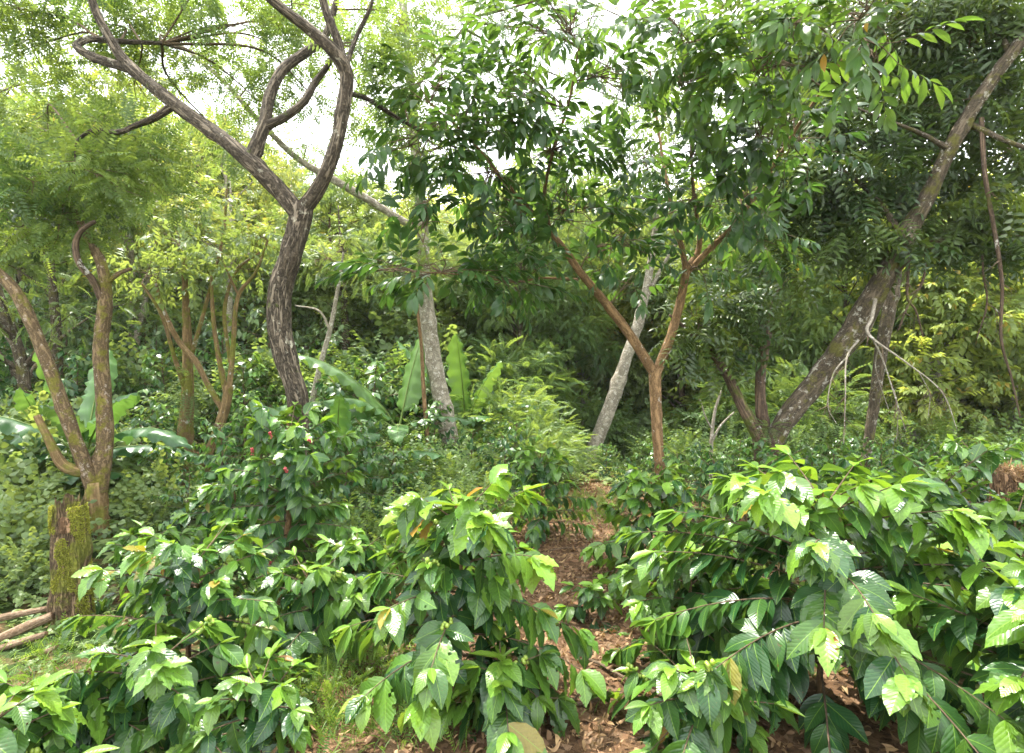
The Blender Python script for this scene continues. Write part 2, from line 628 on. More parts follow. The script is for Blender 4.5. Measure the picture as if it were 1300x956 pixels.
M['dark'] = mat_leaf('dark_foliage_surface', (.030, .064, .016), (.105, .155, .03), rough=.36, trans=.32)
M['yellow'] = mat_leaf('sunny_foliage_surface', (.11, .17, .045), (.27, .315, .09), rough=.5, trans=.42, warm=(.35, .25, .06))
M['mid'] = mat_leaf('woodland_foliage_surface', (.08, .145, .05), (.20, .265, .085), rough=.45, trans=.46)
M['coffee_near'] = mat_leaf('coffee_inner_foliage_surface', (.017, .066, .019), (.18, .33, .03), rough=.33, trans=.32, veins=True, spec=.55)
M['bright'] = mat_leaf('sun_brightened_foliage_surface', (.13, .20, .045), (.34, .40, .10), rough=.5, trans=.5, warm=(.40, .28, .06))  # leaf colour lightened to carry sunlight on the trees behind
M['lush'] = mat_leaf('fresh_foliage_surface', (.065, .14, .042), (.18, .265, .07), rough=.45, trans=.45)
M['banana'] = mat_leaf('banana_leaf_surface', (.036, .105, .038), (.11, .22, .045), rough=.36, trans=.34, source='object', warm=(.3, .2, .06))
M['litter'] = mat_leaf('dry_leaf_surface', (.10, .055, .022), (.35, .22, .105), rough=.7, trans=.1)
M['grass'] = mat_leaf('grass_surface', (.055, .13, .02), (.17, .28, .045), rough=.5, trans=.4)
M['bark_brown'] = mat_bark('furrowed_bark', (.04, .031, .02), (.19, .155, .11), lich=.16, mossy=.16, lichen=(.38, .36, .27), scale=1.4, bump=1.0)
M['bark_orange'] = mat_bark('orange_bark', (.07, .048, .024), (.20, .14, .075), lichen=(.34, .28, .22), lich=.26, mossy=.5, moss=(.13, .12, .02), scale=2.4, furrow=.8)
M['bark_moss'] = mat_bark('mossy_bark', (.14, .09, .04), (.28, .19, .09), lich=.15, mossy=.55, moss=(.15, .15, .025))
M['bark_pale'] = mat_bark('pale_bark', (.17, .145, .105), (.36, .32, .25), lichen=(.56, .52, .45), lich=.33, mossy=.18, furrow=.6, scale=3.2, bump=.4)
M['bark_tan'] = mat_bark('tan_bark', (.11, .065, .03), (.28, .175, .085), lich=.1, mossy=.05, scale=2, furrow=.6, bump=.5)
M['bark_grey'] = mat_bark('grey_lichen_bark', (.04, .032, .02), (.125, .098, .065), lichen=(.36, .34, .28), lich=.30, mossy=.5, moss=(.09, .085, .02), scale=1.8)
M['bark_dark'] = mat_bark('dark_bark', (.05, .035, .025), (.16, .11, .07), lich=.08, mossy=.35, moss=(.08, .10, .015))
M['twig'] = mat_bark('twig_bark', (.09, .06, .04), (.22, .16, .10), scale=3)
M['green_stem'] = mat_plain('green_stem', (.10, .15, .03))
M['moss'] = mat_leaf('moss_surface', (.12, .135, .014), (.33, .34, .045), rough=.9, trans=.25)
M['berry_green'] = mat_plain('green_berry_skin', (.24, .33, .05), rough=.35, spec=.5, scale=60)
M['berry_red'] = mat_plain('red_berry_skin', (.24, .016, .02), rough=.4, spec=.5, scale=60)
M['bark_stump'] = mat_bark('mossy_rotten_wood', (.06, .04, .02), (.26, .18, .10), mossy=.6, moss=(.15, .16, .025), scale=1.6, furrow=1.8, bump=1.0)
M['wood_cut'] = mat_bark('dry_wood', (.13, .08, .045), (.36, .26, .17), scale=2.0, furrow=1.2)
M['wood_rot'] = mat_bark('rotten_wood', (.09, .05, .025), (.33, .20, .11), scale=2, furrow=2, bump=1.0)

# ------------------------------------------------------------------ ground
gx = np.concatenate([np.linspace(-150, -20, 40)[:-1], np.linspace(-20, -6, 40)[:-1], np.linspace(-6, 6, 150), np.linspace(6, 20, 40)[1:], np.linspace(20, 150, 40)[1:]])
gy = np.concatenate([np.linspace(-40, 0, 16)[:-1], np.linspace(0, 10, 130), np.linspace(10, 40, 90)[1:], np.linspace(40, 220, 50)[1:]])
X, Y = np.meshgrid(gx, gy, indexing='ij')
Z = ground_z(X, Y) + 0.018 * vnoise(X * 6, Y * 6) * (np.abs(X) < 8)
nx, ny = X.shape
i, j = np.meshgrid(np.arange(nx - 1), np.arange(ny - 1), indexing='ij')
a = i * ny + j
g = build('ground', np.stack([X, Y, Z], -1).reshape(-1, 3), np.stack([a, a + ny, a + ny + 1, a + 1], -1).reshape(-1, 4), M['ground'])
g['kind'] = 'structure'
g['label'] = 'reddish brown soil with leaf litter running along the path and up the slope'


# ------------------------------------------------------------------ trees near the camera
def px_line(rows):
    """rows (px, py, depth, width in px) -> (x, y, z, radius)."""
    return np.array([[*P(a, b, d), w / 2 / FPX * d] for a, b, d, w in rows])


class Tree:
    def __init__(self, name, label, cat, base_row, bark, group=None):
        b = P(base_row[0], base_row[1], base_row[2])
        self.base = np.array([b[0], b[1], float(ground_z(b[0], b[1]))])
        self.root = thing(name, label, cat, self.base, group=group)
        self.bark = bark
        self.skel = []
        self.k = 0
        self.twigs = Acc()

    def limb(self, name, rows, bark=None, ns=None, rough=.07, ground=False, world=False, flare=1.0):
        p = np.array(rows, float) if world else px_line(rows)
        p[:, 3] *= .86
        rough *= .75
        if ground:
            root = p[0].copy()
            root[2] = float(ground_z(root[0], root[1])) - .08
            root[3] *= 1.25 * flare
            p = np.concatenate([[root], p]) if p[0][2] - root[2] > .12 else np.concatenate([[root], p[1:]])
        self.k += 1
        big = p[0][3]
        n = ns or (24 if big > .09 else 12 if big > .03 else 6)
        a = Acc()
        q = tube(a, p, ns=n, step=max(.02, min(.06, big * .5)), rough=rough if big > .012 else 0, seed=self.k * 1.7 + self.base[0])
        a.build(name, bark or self.bark, self.root, off=self.base)
        self.skel.append(q)
        return q

    def limb_slim(self, f, name, rows, **k):
        return self.limb(name, [(a_, b_, c_, w_ * f) for a_, b_, c_, w_ in rows], **k)

    def sprigs(self, rows, n, mat_name='dead_branch'):
        """Fine leafless side twigs along a hanging branch."""
        q = catmull(px_line(rows), .05)
        for k in range(n):
            i_ = int(rng.uniform(.25, .95) * (len(q) - 1))
            s_ = q[i_]
            L_ = rng.uniform(.12, .4)
            e = norm(np.array([rng.normal() * .7, rng.normal() * .5, -.9])) * L_
            m_ = s_[:3] + e * .5 + rng.normal(size=3) * .03
            tube(self.twigs, [[*s_[:3], max(.002, s_[3] * .5)], [*m_, .002], [*(s_[:3] + e), .001]], ns=4, step=.06, cap=False)
            if L_ > .22:
                e2 = norm(np.array([rng.normal(), rng.normal() * .5, -.7])) * L_ * .5
                tube(self.twigs, [[*m_, .0018], [*(m_ + e2), .0008]], ns=3, step=.06, cap=False)

    def connect(self, c, r0=.012, sag=.1):
        S = np.concatenate(self.skel)
        dd = np.linalg.norm(S[:, :3] - c, axis=1) + .6 * np.clip(S[:, 2] - c[2], 0, None) + np.where(S[:, 3] > .1, .6, 0)
        s = S[np.argmin(dd)]
        L = np.linalg.norm(c - s[:3])
        mid = (s[:3] + c) / 2 + np.array([rng.normal() * .08 * L, rng.normal() * .08 * L, sag * L])
        r = min(r0, s[3] * .7) * min(1.6, .6 + L * .4)
        p = tube(self.twigs, [[*s[:3], r], [*mid, r * .75], [*c, r * .4]], ns=5, step=.12, cap=False)
        return p

    def foliage(self, clumps, tpls, mat, per=50, droop=.3, tint=(.15, .6), sc=(.8, 1.2), shell=.35, up=.6, conn=True, sub=6, name='crown'):
        """clumps: rows (px, py, depth, rx px, ry px, [count factor])."""
        acc = Acc()
        for cl in clumps:
            px, py, d, rx, ry = cl[:5]
            cf = cl[5] if len(cl) > 5 else 1
            c = P(px, py, d)
            r = np.array([rx, (rx + ry) / 2, ry]) / FPX * d
            n = max(3, int(per * cf))
            pos, out = blob_points(c, r, n, shell)
            keep = vnoise(pos[:, 0] * 2.3 + pos[:, 2] * 1.9, pos[:, 1] * 2.1 - pos[:, 2]) > -.55
            pos, out = pos[keep], out[keep]
            n = len(pos)
            if not n:
                continue
            if conn:
                q = self.connect(c)
                for k in range(min(sub, n)):
                    s = q[-1 - (k % min(3, len(q)))]
                    e = pos[k]
                    tube(self.twigs, [[*s[:3], .006], [*((s[:3] + e) / 2 + rng.normal(size=3) * .03), .0045], [*e, .0025]], ns=3, step=.2, cap=False)
            d_ = norm(out * .7 + rng.normal(size=(n, 3)) * .6 + np.array([0, 0, -droop]))
            nn = norm(np.array([0, 0, up]) + rng.normal(size=(n, 3)) * .35)
            tt = np.clip(rng.uniform(*tint) + rng.normal(size=n) * .12, 0, 1)
            scatter(acc, tpls, pos, d_, nn, rng.uniform(*sc, n), tt)
        acc.build(name, mat, self.root, off=self.base, kind='stuff')

    def finish(self):
        if self.twigs.n:
            self.twigs.build('twig', M['twig'], self.root, off=self.base, kind='stuff')


pin_t = [pinnate(.25, 8, .058, .024, .18, s) for s in range(3)]
pin_small = [pinnate(.20, 12, .034, .012, .25, 10 + s) for s in range(3)]
pin_dark = [pinnate(.30, 5, .12, .034, .45, 20 + s, base=leaf_tpl(.12, .034, 3, 1, .2, .25)) for s in range(3)]
pin_fresh = [pinnate(.20, 9, .042, .019, .5, 30 + s) for s in range(3)]

# --- the twisted tree at the left
t = Tree('twisted_tree', 'tall twisting brown tree with furrowed bark forking high above the red berried coffee', 'tree', (380, 719, 4.8), M['bark_brown'])
D = 4.8
t.limb('trunk', [(380, 719, D, 34), (374, 640, D, 31), (376, 560, D, 30), (379, 510, D, 30), (366, 465, D, 32), (356, 420, D, 33), (356, 370, D, 33), (370, 320, D, 32), (382, 272, D, 31), (384, 258, D, 30)], ground=True, rough=.09)
t.limb('branch', [(382, 276, D, 27), (350, 237, D, 25), (300, 190, D, 23), (260, 160, D + .1, 21), (220, 130, D + .2, 19), (165, 85, D + .3, 17), (140, 50, D + .3, 14), (120, 10, D + .3, 11), (108, -40, D + .3, 8)])
t.limb('branch', [(168, 88, D + .3, 14), (125, 75, D + .4, 13), (98, 60, D + .5, 11), (112, 50, D + .6, 9), (145, 52, D + .8, 8), (205, 55, D + 1, 5)])
t.limb('branch', [(218, 135, D + .2, 13), (195, 150, D + .2, 10), (170, 160, D + .3, 8), (150, 168, D + .3, 7), (120, 165, D + .4, 6), (98, 180, D + .4, 4), (95, 205, D + .4, 2)])
t.limb('branch', [(317, 205, D, 21), (335, 160, D + .1, 18), (343, 120, D + .2, 16), (360, 88, D + .3, 15), (390, 65, D + .4, 13), (413, 45, D + .5, 11), (430, -10, D + .6, 8)])
t.limb('branch', [(336, 160, D + .1, 13), (360, 150, D + .1, 12), (385, 130, D + .1, 11), (400, 105, D + .2, 10), (418, 80, D + .2, 8), (428, 55, D + .2, 5)])
t.limb('branch', [(383, 268, D, 24), (405, 238, D - .05, 21), (425, 190, D - .1, 20), (436, 135, D - .1, 20), (440, 95, D - .1, 20), (425, 67, D - .15, 20), (395, 40, D - .2, 17), (345, 0, D - .3, 14), (310, -35, D - .3, 11)])
t.limb('branch', [(438, 88, D - .1, 15), (428, 50, D - .1, 13), (415, 18, D - .1, 12), (402, -30, D - .1, 10)])
t.limb('branch', [(440, 80, D - .1, 8), (452, 48, D, 7), (470, 10, D, 6), (478, -25, D, 4)])
t.limb('branch', [(440, 118, D - .1, 8), (465, 125, D + .2, 7), (505, 150, D + .5, 6), (545, 172, D + .8, 5), (580, 188, D + 1, 3)])
cl = []
for (px, py, d, rx, ry, cf) in [
        (40, 60, 6.2, 80, 55, 1.2), (130, 30, 6.4, 70, 50, 1), (60, 150, 6.0, 90, 50, 1.5), (170, 110, 6.8, 80, 45, .9), (40, 230, 5.6, 70, 45, 1.5),
        (120, 220, 5.4, 70, 42, 1.4), (200, 205, 6.3, 55, 35, .8), (75, 285, 5.8, 70, 34, 1.0), (220, 50, 6.5, 70, 45, 1), (300, 30, 6.2, 70, 40, 1.0),
        (290, 95, 7.2, 60, 40, .7), (370, 20, 6.4, 60, 30, .7), (470, 65, 5.2, 40, 45, .5), (500, 110, 5.6, 42, 40, .6), (520, 30, 5.6, 60, 40, .7),
        (10, 10, 5.8, 60, 40, 1), (210, 250, 6.6, 60, 30, .6), (150, 170, 5.6, 60, 30, .7), (20, 310, 6.3, 50, 30, .6), (545, 195, 6.0, 50, 35, .7),
        (250, -20, 5.6, 90, 40, .9), (100, -30, 5.6, 90, 40, .9), (330, 130, 7.4, 50, 40, .6), (395, 120, 7.6, 45, 40, .5), (390, 30, 7, 50, 35, .7), (350, 60, 7.2, 60, 35, .7), (470, 140, 7, 40, 40, .5), (300, 190, 7.6, 50, 30, .5), (170, 20, 6.4, 70, 40, .8), (500, 170, 6.6, 40, 30, .4)]:
    cl.append((px, py, d, rx, ry, cf))
t.foliage(cl, pin_t, M['pinnate'], per=125, droop=.05, tint=(.1, .75), shell=.15)
t.finish()

# --- multi-stemmed orange tree at the left edge
t = Tree('forked_tree', 'orange barked tree with pale lichen whose two stems split low behind the mossy stump', 'tree', (125, 690, 5.6), M['bark_orange'])
D = 5.6
t.limb_slim(.84, 'trunk', [(127, 690, D, 35), (125, 650, D, 32), (122, 612, D, 32)], ground=True, bark=M['bark_moss'])
t.limb_slim(.88, 'stem', [(120, 625, D, 24), (108, 592, D - .05, 23), (85, 530, D - .1, 21), (62, 465, D - .1, 20), (40, 410, D - .1, 20), (18, 368, D - .1, 19), (-10, 340, D - .1, 17), (-60, 300, D - .1, 14)])
t.limb_slim(.88, 'stem', [(126, 625, D, 25), (133, 565, D + .05, 25), (132, 500, D + .1, 24), (128, 440, D + .1, 22), (134, 380, D + .1, 21), (130, 340, D + .1, 17), (115, 308, D + .2, 13), (95, 270, D + .3, 10), (78, 240, D + .4, 7)])
t.limb_slim(.88, 'branch', [(132, 385, D + .1, 13), (118, 356, D, 11), (101, 335, D - .1, 10), (96, 310, D - .1, 10), (104, 292, D - .1, 8), (121, 281, D - .1, 6)], bark=M['bark_dark'])
t.limb_slim(.88, 'branch', [(134, 362, D + .1, 9), (150, 348, D + .1, 8), (167, 341, D + .2, 6)])
t.limb_slim(.88, 'stub', [(118, 602, D, 17), (95, 597, D - .1, 18), (78, 588, D - .15, 17), (62, 558, D - .2, 13), (47, 528, D - .2, 11)], bark=M['bark_moss'])
t.foliage([(60, 250, 6.2, 50, 30), (10, 280, 6, 60, 35), (110, 250, 6.4, 40, 25)], [twig(leaf_tpl(.10, .045, 3, 1), .25, 7, 40 + s) for s in range(3)], M['dark'], per=40)
t.finish()

# --- pale slender trunk in the middle
t = Tree('pale_trunk_tree', 'tall pale grey trunk with small white spots leaning left between two banana plants', 'tree', (578, 612, 8.8), M['bark_pale'])
D = 8.8
t.limb('trunk', [(579, 614, D, 31), (571, 560, D, 28), (559, 500, D, 25), (548, 440, D, 23), (542, 395, D, 22), (538, 340, D, 18), (536, 280, D, 17), (528, 200, D, 14), (521, 100, D, 12), (512, 0, D, 10), (508, -60, D, 8)], ground=True, rough=.03)
t.limb('branch', [(535, 292, D, 10), (505, 277, D - .2, 11), (470, 255, D - .4, 11), (430, 232, D - .6, 11), (380, 203, D - .8, 9), (335, 160, D - .9, 8), (275, 95, D - 1, 6), (200, 35, D - 1, 4)])
t.limb('branch', [(521, 120, D, 6), (560, 70, D - .3, 5), (600, 20, D - .5, 4), (620, -30, D - .6, 3)])
t.foliage([(540, 60, 8.4, 50, 60, .9), (500, 30, 8.2, 50, 50, .9), (590, 30, 8.2, 60, 45, 1.1), (640, 10, 8.2, 60, 40, 1.0), (520, 140, 8.6, 22, 60, .6), (528, 230, 8.7, 16, 40, .4), (400, 180, 8.0, 50, 30, .4), (300, 100, 7.8, 60, 45, .7), (440, 150, 8.2, 40, 40, .4), (690, 60, 8.4, 60, 50, .7), (740, 20, 8.6, 60, 40, .8), (620, 110, 8.6, 70, 60, .9), (700, 150, 8.8, 70, 55, .8), (780, 90, 9.0, 70, 60, .9), (850, 150, 9.2, 60, 50, .8), (830, 40, 9.2, 70, 50, .9), (585, 190, 8.7, 40, 40, .4), (770, 190, 9.2, 60, 40, .6), (900, 90, 9.4, 60, 50, .8),
           (450, 20, 8.2, 50, 40, .7), (390, 60, 8, 40, 40, .4)], pin_small, M['pinnate'], per=130, droop=.3, tint=(.1, .6), shell=.1, sc=(1.0, 1.5))
# climbing leaves round the upper trunk
cl = Acc()
n = 420
s = rng.random(n)
pts = px_line([(540, 380, D, 22), (538, 320, D, 18), (533, 240, D, 15), (521, 100, D, 12), (514, 10, D, 10)])
cc = catmull(pts, .05)
idx = (s * (len(cc) - 1)).astype(int)
ang = rng.random(n) * 6.283
outv = np.stack([np.cos(ang), np.sin(ang), np.zeros(n)], -1)
scatter(cl, [quad_leaf(.11, .06)], cc[idx, :3] + outv * (cc[idx, 3:4] + .01), norm(outv + [0, 0, -.6]), outv + [0, 0, .4], rng.uniform(.6, 1.2, n), rng.random(n) * .6)
cl.build('climbing_leaves', M['mid'], t.root, off=t.base, kind='stuff')
t.finish()

# --- leaning pale trunk behind the fork
t = Tree('leaning_trunk_tree', 'pale grey trunk leaning right behind the tan forked tree', 'tree', (757, 565, 12), M['bark_pale'])
D = 12
t.limb('trunk', [(748, 590, D, 22), (757, 562, D, 21), (775, 515, D, 20), (795, 455, D, 17), (810, 410, D, 15), (820, 370, D, 12), (828, 320, D, 10), (835, 260, D, 7)], ground=True, rough=.03)
t.limb('branch', [(815, 390, D, 7), (840, 340, D, 5), (870, 290, D, 4)])
t.foliage([(830, 250, 12, 70, 40), (780, 210, 12, 60, 40), (880, 230, 12, 70, 40), (740, 270, 12.5, 50, 30, .6), (800, 140, 12, 70, 40, .8), (860, 120, 12.5, 70, 40, .8)], [twig(quad_leaf(.14, .06), .35, 8, 50 + s) for s in range(3)], M['mid'], per=90)
t.finish()

# --- tan forked tree with large leaves, in front
t = Tree('large_leaf_tree', 'slender tan tree forking into two arms with long glossy leaves beside the path', 'tree', (840, 650, 6.5), M['bark_tan'])
D = 6.5
t.limb('trunk', [(841, 655, D, 18), (838, 600, D, 16), (834, 540, D, 16), (831, 468, D, 19)], ground=True, rough=.05)
t.limb('branch', [(831, 474, D, 15), (800, 426, D - .1, 14), (770, 386, D - .2, 13), (740, 350, D - .3, 11), (715, 315, D - .4, 10), (698, 290, D - .5, 8), (691, 250, D - .6, 6), (700, 200, D - .8, 5), (722, 130, D - 1, 4), (735, 60, D - 1.2, 3)], rough=.04)
t.limb('branch', [(733, 355, D - .3, 5), (690, 353, D - .5, 3.6), (650, 358, D - .8, 2.8), (600, 350, D - 1.1, 2.2), (530, 345, D - 1.3, 1.2)])
t.limb('branch', [(698, 292, D - .5, 6), (645, 235, D - .8, 5), (595, 175, D - 1.1, 4), (545, 130, D - 1.3, 2)])
t.limb('branch', [(833, 474, D, 15), (850, 432, D, 14), (862, 390, D, 13), (872, 345, D - .1, 11), (888, 310, D - .1, 8), (880, 240, D - .4, 5), (876, 150, D - .8, 4), (870, 60, D - 1.2, 3)], rough=.04)
t.limb('branch', [(871, 350, D - .1, 9), (866, 315, D - .1, 8), (856, 285, D - .1, 7), (848, 240, D - .1, 5), (838, 180, D, 4), (825, 90, D, 3)])
t.limb('branch', [(873, 345, D - .1, 9), (905, 312, D - .2, 9), (930, 288, D - .4, 8), (970, 230, D - .8, 7), (1010, 165, D - 1.2, 5), (1060, 90, D - 1.7, 4), (1110, 15, D - 2.1, 3)])
bl = leaf_tpl(.20, .060, 6, 1, .25, .28, peak=.5)
blm = build('leaf', *bl[:2], M['big_obj'], uv=bl[2], link=False)
bl2 = leaf_tpl(.20, .066, 6, 1, .15, .4, peak=.48, twist=.5)
blm2 = build('leaf', *bl2[:2], M['big_obj'], uv=bl2[2], link=False)
bcl = [(560, 100, 5.2, 45, 30, .6), (520, 185, 5.2, 50, 32, .8), (600, 150, 5.3, 60, 45, 1.1), (660, 120, 5.4, 60, 50, 1.1), (650, 40, 5.2, 50, 40, .8), (720, 40, 5.2, 60, 45, 1.2),
       (620, 220, 5.6, 60, 40, 1.2), (700, 190, 5.6, 65, 50, 1.3), (650, 280, 5.8, 55, 35, 1.0), (740, 265, 6, 70, 40, 1.2), (545, 255, 5.3, 40, 25, .5), (560, 345, 5.3, 65, 16, .8), (640, 355, 5.6, 55, 18, .7), (500, 345, 5.2, 45, 12, .4),
       (790, 300, 6.2, 65, 40, 1.1), (800, 210, 5.9, 70, 50, .9), (790, 100, 5.4, 60, 60, .9), (870, 100, 4.9, 50, 50, 1.0), (900, 50, 4.6, 55, 35, 1.0), (960, 90, 4.5, 55, 35, 1.0), (1000, 30, 4.2, 55, 30, .8), (1090, 25, 4.0, 55, 35, .7), (1110, 75, 4.0, 40, 20, .3),
       (890, 190, 5.4, 50, 50, 1.1), (960, 170, 5.0, 50, 45, .9), (940, 250, 5.6, 60, 35, .9), (870, 260, 5.8, 60, 35, .9), (1010, 190, 4.9, 45, 35, .6), (840, 20, 4.9, 60, 30, .7), (980, 300, 6, 50, 25, .5), (800, 360, 6.4, 45, 20, .4), (885, 340, 6.2, 40, 25, .4), (670, 330, 5.7, 40, 18, .5), (960, 300, 6.3, 40, 20, .4)]
LF = [[], [], [], [], []]
for (px, py, d, rx, ry, cf) in bcl:
    c = P(px, py, d)
    r = np.array([rx, (rx + ry) * .6, ry]) / FPX * d * 1.15
    n = max(2, int(26 * cf * (.62 if py > 275 and px > 690 else 1)))
    pos, out = blob_points(c, r, n, .05)
    q = t.connect(c, .010)
    tc_ = rng.uniform(.1, .5) + (.35 if py < 110 and px > 820 else -.15 if py > 130 else .0)  # lower leaves tinted darker for crown shade, upper right lighter for backlight
    for k in range(n):
        e = pos[k]
        s_ = q[-1 - (k % min(4, len(q)))][:3]
        tube(t.twigs, [[*s_, .006], [*((s_ + e) / 2 + rng.normal(size=3) * .02 + [0, 0, .02]), .0045], [*e, .003]], ns=4, step=.15, cap=False)
        td = norm((e - s_) * 1.5 + out[k] * .15 + rng.normal(size=3) * .12 + [0, 0, -.03])
        F = frames(td[None], np.array([[rng.normal() * .3, rng.normal() * .3, 1.]]))[0]
        for (lp, ld, ln_, ls) in twig_parts(.30, 8, int(rng.integers(1e6)), droop=.22, whorl=.6):
            LF[0].append(e + F @ np.array(lp))
            LF[1].append(F @ norm(np.array(ld)))
            LF[2].append(F @ norm(np.array(ln_)))
            LF[3].append(ls * rng.uniform(.70, 1.06))
            LF[4].append(np.clip(tc_ + rng.normal() * .12, 0, 1))
        tube(t.twigs, [[*e, .003], [*(e + F @ np.array((0, .26, -.02))), .0015]], ns=3, step=.2, cap=False)
LF = [np.array(v) for v in LF]
depth = LF[0][:, 1]
scr = 650 + LF[0][:, 0] / depth * FPX
scy = HORIZON - (LF[0][:, 2] - CAM_H) / depth * FPX
near = np.where((scr > 440) & (scr < 1290) & (scy > 5), depth, 99)
pick = np.argsort(near)[:300]
Fm = frames(LF[1], LF[2])
for k in pick:
    mt = Matrix([[*(Fm[k][r_] * LF[3][k]), LF[0][k][r_] - t.base[r_]] for r_ in range(3)] + [[0, 0, 0, 1]])
    o = put('leaf', blm if rng.random() < .5 else blm2, t.root, mt)
    o.color = (LF[4][k], 1.0 if rng.random() < .01 else 0, 0, 1)
rest = np.setdiff1d(np.arange(len(depth)), pick)
acc = Acc()
lt = leaf_tpl(.20, .060, 4, 1, .25, .3, peak=.5)
lt2 = leaf_tpl(.20, .066, 4, 1, .15, .4, peak=.48, twist=.5)
scatter(acc, [lt, lt2], LF[0][rest], LF[1][rest], LF[2][rest], LF[3][rest], LF[4][rest])
acc.build('crown', M['big'], t.root, off=t.base, kind='stuff')
t.finish()

# --- big leaning tree at the right
t = Tree('leaning_tree', 'big lichen covered tree leaning far right over the tall coffee bush with dead hanging branches', 'tree', (976, 640, 7.0), M['bark_grey'])
D = 7.0
t.limb('trunk', [(979, 643, D, 42), (976, 600, D, 38), (974, 556, D, 38)], ground=True, bark=M['bark_dark'])
t.limb_slim(.88, 'limb', [(975, 575, D, 34), (990, 545, D, 33), (1008, 518, D, 33), (1040, 480, D, 35), (1075, 432, D - .1, 37), (1105, 385, D - .2, 36), (1128, 342, D - .3, 32), (1152, 298, D - .4, 27), (1180, 245, D - .5, 24), (1205, 190, D - .6, 23), (1240, 130, D - .7, 21), (1290, 60, D - .8, 19), (1350, -20, D - .9, 15)], rough=.08)
t.limb_slim(.88, 'limb', [(972, 575, D, 24), (958, 545, D, 21), (942, 515, D, 18), (925, 480, D, 16), (905, 450, D - .1, 12), (880, 425, D - .3, 8), (850, 400, D - .5, 4)], bark=M['bark_dark'])
t.limb('stub', [(974, 565, D + .1, 20), (966, 520, D + .15, 16), (966, 470, D + .2, 14), (970, 445, D + .2, 14), (975, 422, D + .2, 12)], bark=M['bark_dark'])
t.limb('branch', [(1128, 350, D - .3, 16), (1160, 322, D - .3, 12), (1200, 303, D - .3, 9), (1245, 292, D - .3, 6)], bark=M['bark_dark'])
t.limb('branch', [(1285, 70, D - .8, 9), (1262, 38, D - .6, 6), (1225, 40, D - .5, 5), (1180, 48, D - .4, 3)])
t.limb('branch', [(1205, 190, D - .6, 9), (1170, 170, D - .8, 6), (1120, 150, D - 1, 4), (1070, 130, D - 1.2, 2)])
t.limb('branch', [(1150, 305, D - .4, 10), (1110, 250, D - .2, 7), (1060, 210, D, 5), (1010, 190, D, 3)])
t.limb('branch', [(1225, 155, D - .6, 9), (1280, 180, D - .9, 7), (1340, 200, D - 1.1, 4)])
# dead branches hanging below the limb
dead = M['bark_pale']
for rows in [[(1112, 376, D - .28, 9), (1107, 403, D - .5, 8), (1103, 425, D - .7, 7), (1150, 460, D - .9, 4), (1195, 497, D - 1, 3), (1215, 545, D - 1, 1.5)],
             [(1104, 424, D - .7, 5), (1120, 455, D - .7, 4), (1135, 500, D - .7, 3), (1150, 548, D - .7, 1.6)],
             [(1090, 432, D - .5, 5), (1075, 455, D - .6, 4), (1073, 510, D - .7, 3), (1071, 565, D - .7, 1.8)],
             [(1078, 450, D - .5, 4), (1058, 475, D - .6, 3.4), (1051, 515, D - .6, 2.6), (1062, 538, D - .6, 1.4)],
             [(1115, 440, D - .7, 3), (1112, 470, D - .5, 2.5), (1128, 520, D - .4, 1.6)],
             [(1135, 495, D - .7, 2.4), (1140, 520, D - .7, 1.8), (1138, 560, D - .7, 1.2)],
             [(1165, 470, D - .9, 2.6), (1180, 500, D - .8, 2), (1178, 530, D - .8, 1.2)]]:
    t.limb('dead_branch', [(a_, b_, c_, w_ * .62) for a_, b_, c_, w_ in rows], bark=dead, rough=.12)
    t.sprigs(rows, 9)
for rows in [[(1152, 315, D - .4, 6), (1153, 345, D - .5, 5), (1152, 378, D - .5, 4), (1163, 395, D - .5, 3), (1172, 428, D - .5, 2)],
             [(1175, 318, D - .4, 4), (1172, 355, D - .5, 4), (1152, 390, D - .5, 3), (1140, 420, D - .5, 2)],
             [(1246, 150, D - .7, 7), (1250, 220, D - .8, 6.5), (1262, 290, D - .8, 6), (1272, 360, D - .8, 5), (1271, 430, D - .8, 4), (1284, 480, D - .8, 3), (1295, 530, D - .8, 2)],
             [(1247, 290, D - .4, 3.4), (1248, 345, D - .4, 3), (1253, 385, D - .4, 2.6), (1240, 430, D - .4, 1.6)],
             [(1253, 385, D - .4, 2), (1268, 398, D - .4, 1.8), (1272, 430, D - .4, 1.2)]]:
    t.limb('hanging_branch', rows, bark=M['bark_dark'])
    t.sprigs(rows, 7)
dcl = []
